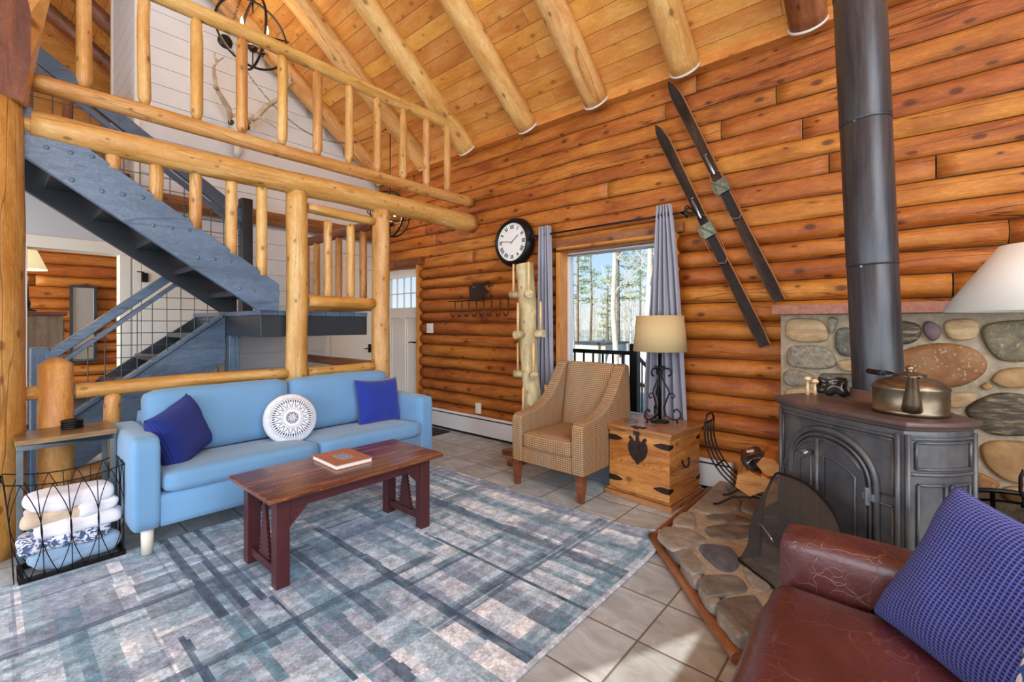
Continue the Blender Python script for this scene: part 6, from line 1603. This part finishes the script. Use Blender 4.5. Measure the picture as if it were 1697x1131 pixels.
def bare_tree(seed, H_, r, name='bare_tree', mt='bark', dens=26, spread=.16):
    q = random.Random(seed); m = MB(); P = []; x = y = 0
    for i in range(11):
        P.append((x, y, H_*i/10)); x += q.uniform(-.07, .07)*H_/12; y += q.uniform(-.07, .07)*H_/12
    m.tube(P, [r*(1-.85*i/10) for i in range(11)], 7)
    for k in range(dens):
        t = q.uniform(.22, .97); i = min(9, int(t*10)); a = Vector(P[i]).lerp(Vector(P[i+1]), t*10-i); an = q.uniform(0, 2*PI); L = H_*spread*(1.15-t)*q.uniform(.5, 1.2)
        d = Vector((math.cos(an), math.sin(an), q.uniform(.5, 1.3))); b = a+d*L*.5; c = a+Vector((d.x*.8, d.y*.8, d.z*1.4))*L
        m.tube([a, b, c], [r*.22, r*.14, r*.05], 4, cap=False)
        for h in range(3):
            s_ = a.lerp(c, q.uniform(.3, .9)); e = s_+Vector((q.uniform(-1, 1), q.uniform(-1, 1), q.uniform(.2, 1.2)))*L*.35; m.tube([s_, e], [r*.08, r*.03], 3, cap=False)
    return m
def pine(seed, H_, r, lo_=.45):
    q = random.Random(seed); m = MB(); m.tube([(0, 0, 0), (q.uniform(-.2, .2), 0, H_*.5), (0, 0, H_)], [r, r*.7, r*.15], 8, 0)
    n = int(34*(1-lo_)/.5)
    for k in range(n):
        t = lo_+(1-lo_)*(k+q.random())/n; an = q.uniform(0, 2*PI); L = H_*.20*(1.12-t)*(q.uniform(.6, 1.15)); a = Vector((0, 0, H_*t)); d = Vector((math.cos(an), math.sin(an), q.uniform(-.15, .25)))
        b = a+d*L; m.tube([a, b], [r*.18, r*.06], 4, 0, cap=False)
        for h in range(26):
            c = a.lerp(b, q.uniform(.25, 1.05))+Vector((q.uniform(-1, 1), q.uniform(-1, 1), q.uniform(-.5, .6)))*L*.24; s_ = L*.10*q.uniform(.5, 1.1)
            u_ = Vector((q.uniform(-1, 1), q.uniform(-1, 1), q.uniform(-1, 1))).normalized(); v_ = u_.cross(Vector((q.uniform(-1, 1), q.uniform(-1, 1), q.uniform(-1, 1)))).normalized()
            m.add([c-u_*s_, c+v_*s_*.45, c+u_*s_, c-v_*s_*.45], [(0, 1, 2, 3)], 1)
    return m
def place(proto, x, y, rot, s_, label=None, group=None):
    o = proto if proto.get('_used') is None else proto.copy()
    if proto.get('_used') is None: proto['_used'] = 1
    else: C.objects.link(o)
    o.location = (x, y, -1.5+max(0, y-45)*.03); o.rotation_euler = (0, 0, rot); o.scale = (s_, s_, s_)
    if label: o['label'] = label
    return o
q = random.Random(5)
protos = []
for i in range(5):
    o = bare_tree(100+i, 5.2+i*.6, .045+.008*i, dens=30, spread=.22).build('bare_tree', M['twig'] if i < 3 else M['bark'], merge=False)
    tag(o, 'thin leafless tree in the pale thicket outside the picture window', 'tree', 'leafless trees in the thicket outside'); protos.append(o)
got = [(-11.9, 19, 1), (-12.2, 19, 1), (-16.3, 27, 1), (-12.6, 24, 1), (-14.1, 30, 1), (-10.6, 24, 1), (-14.4, 26, 1)]; k = 0
for _ in range(3000):
    y = q.uniform(23, 60); f = q.uniform(-.76, -.36); x = f*y
    if k >= 90 or any((x-a)**2+(y-b)**2 < 2.1**2 for a, b, _c in got): continue
    got.append((x, y, 1)); place(protos[k % 5], x, y, q.uniform(0, 6.2), q.uniform(.75, 1.1)); k += 1
big = [(-.527, 17, 'tall straight pale trunk rising through the middle of the window view', 17, .13, 1), (-.452, 14, 'leafless tree with long crooked side branches right of the middle trunk', 15, .12, 2), (-.432, 20, 'second straight trunk close to the curtain side of the window view', 19, .11, 3), (-.652, 16, 'slender white barked tree near the left jamb of the window view', 14, .08, 4)]
for f, y, lb, h, r, sdx in big:
    o = bare_tree(200+sdx, h, r, dens=22 if sdx != 2 else 34, spread=.13 if sdx != 2 else .26).build('bare_tree', M['bark'], merge=False); o.location = (f*y, y, -1.5); tag(o, lb, 'tree')
pp_ = [pine(300+i, 8.5+1*i, .10, .40+.06*i) for i in range(3)]
po = [tag(m.build('pine_tree', [M['bark_dark'], M['needles']], merge=False), 'x', 'tree') for m in pp_]
for i, (k, f, y, s_, lb) in enumerate([(1, -.640, 19, .85, 'tall pine with tufted boughs at the left of the window view'), (2, -.605, 27, .9, 'slim pine standing behind the left hand pine'), (0, -.525, 24, 1.15, 'pine crown showing behind the tall middle trunk'), (1, -.47, 30, 1.0, 'distant pine at the curtain side of the window view'), (2, -.44, 24, .8, 'pine with bare lower trunk beside the grey curtain')]):
    place(po[k], f*y, y, i*1.3, s_, lb)
sp2 = pine(400, 6.4, .10, .04).build('spruce_tree', [M['bark_dark'], M['needles']], merge=False); sp2.location = (-.553*26, 26, -1.5); tag(sp2, 'dense dark green spruce in the centre of the window view', 'tree')
sh = thing('garden_shelter', 'pale canvas shelter with a dark roof edge beyond the deck railing', 'shelter', (-11.2, 18.3, -1.4))
m = MB(); m.prism([(-11.8, -1.5), (-10.1, -1.5), (-10.1, .40), (-11.8, .30)], 1, 18, 20); m.build('canvas', M['snow'], sh)
m = MB(); m.box((-11.9, 17.9, .36), (-10.0, 20.1, .46)); m.build('roof', M['slate_dark'], sh)
tl = thing('parked_trailer', 'long white snow covered trailer parked beyond the deck', 'trailer', (-8.7, 18.5, -1.4))
m = MB(); m.soft((-8.05, 18.6, -.55), (3.6, 2.0, 1.3), .25, n=14, noi=.12, nf=2); m.build('body', M['white'], tl)
m = MB(); m.box((-9.5, 17.50, -.10), (-9.0, 17.58, .06)); m.build('red_marking', plain('faded_red', 'b86a5c', .6), tl)
for x in (-9.2, -7.3):
    m = MB(); m.tube([(x, 17.55, -1.05), (x, 17.8, -1.05)], .38, 20); m.build('wheel', M['rubber'], tl)
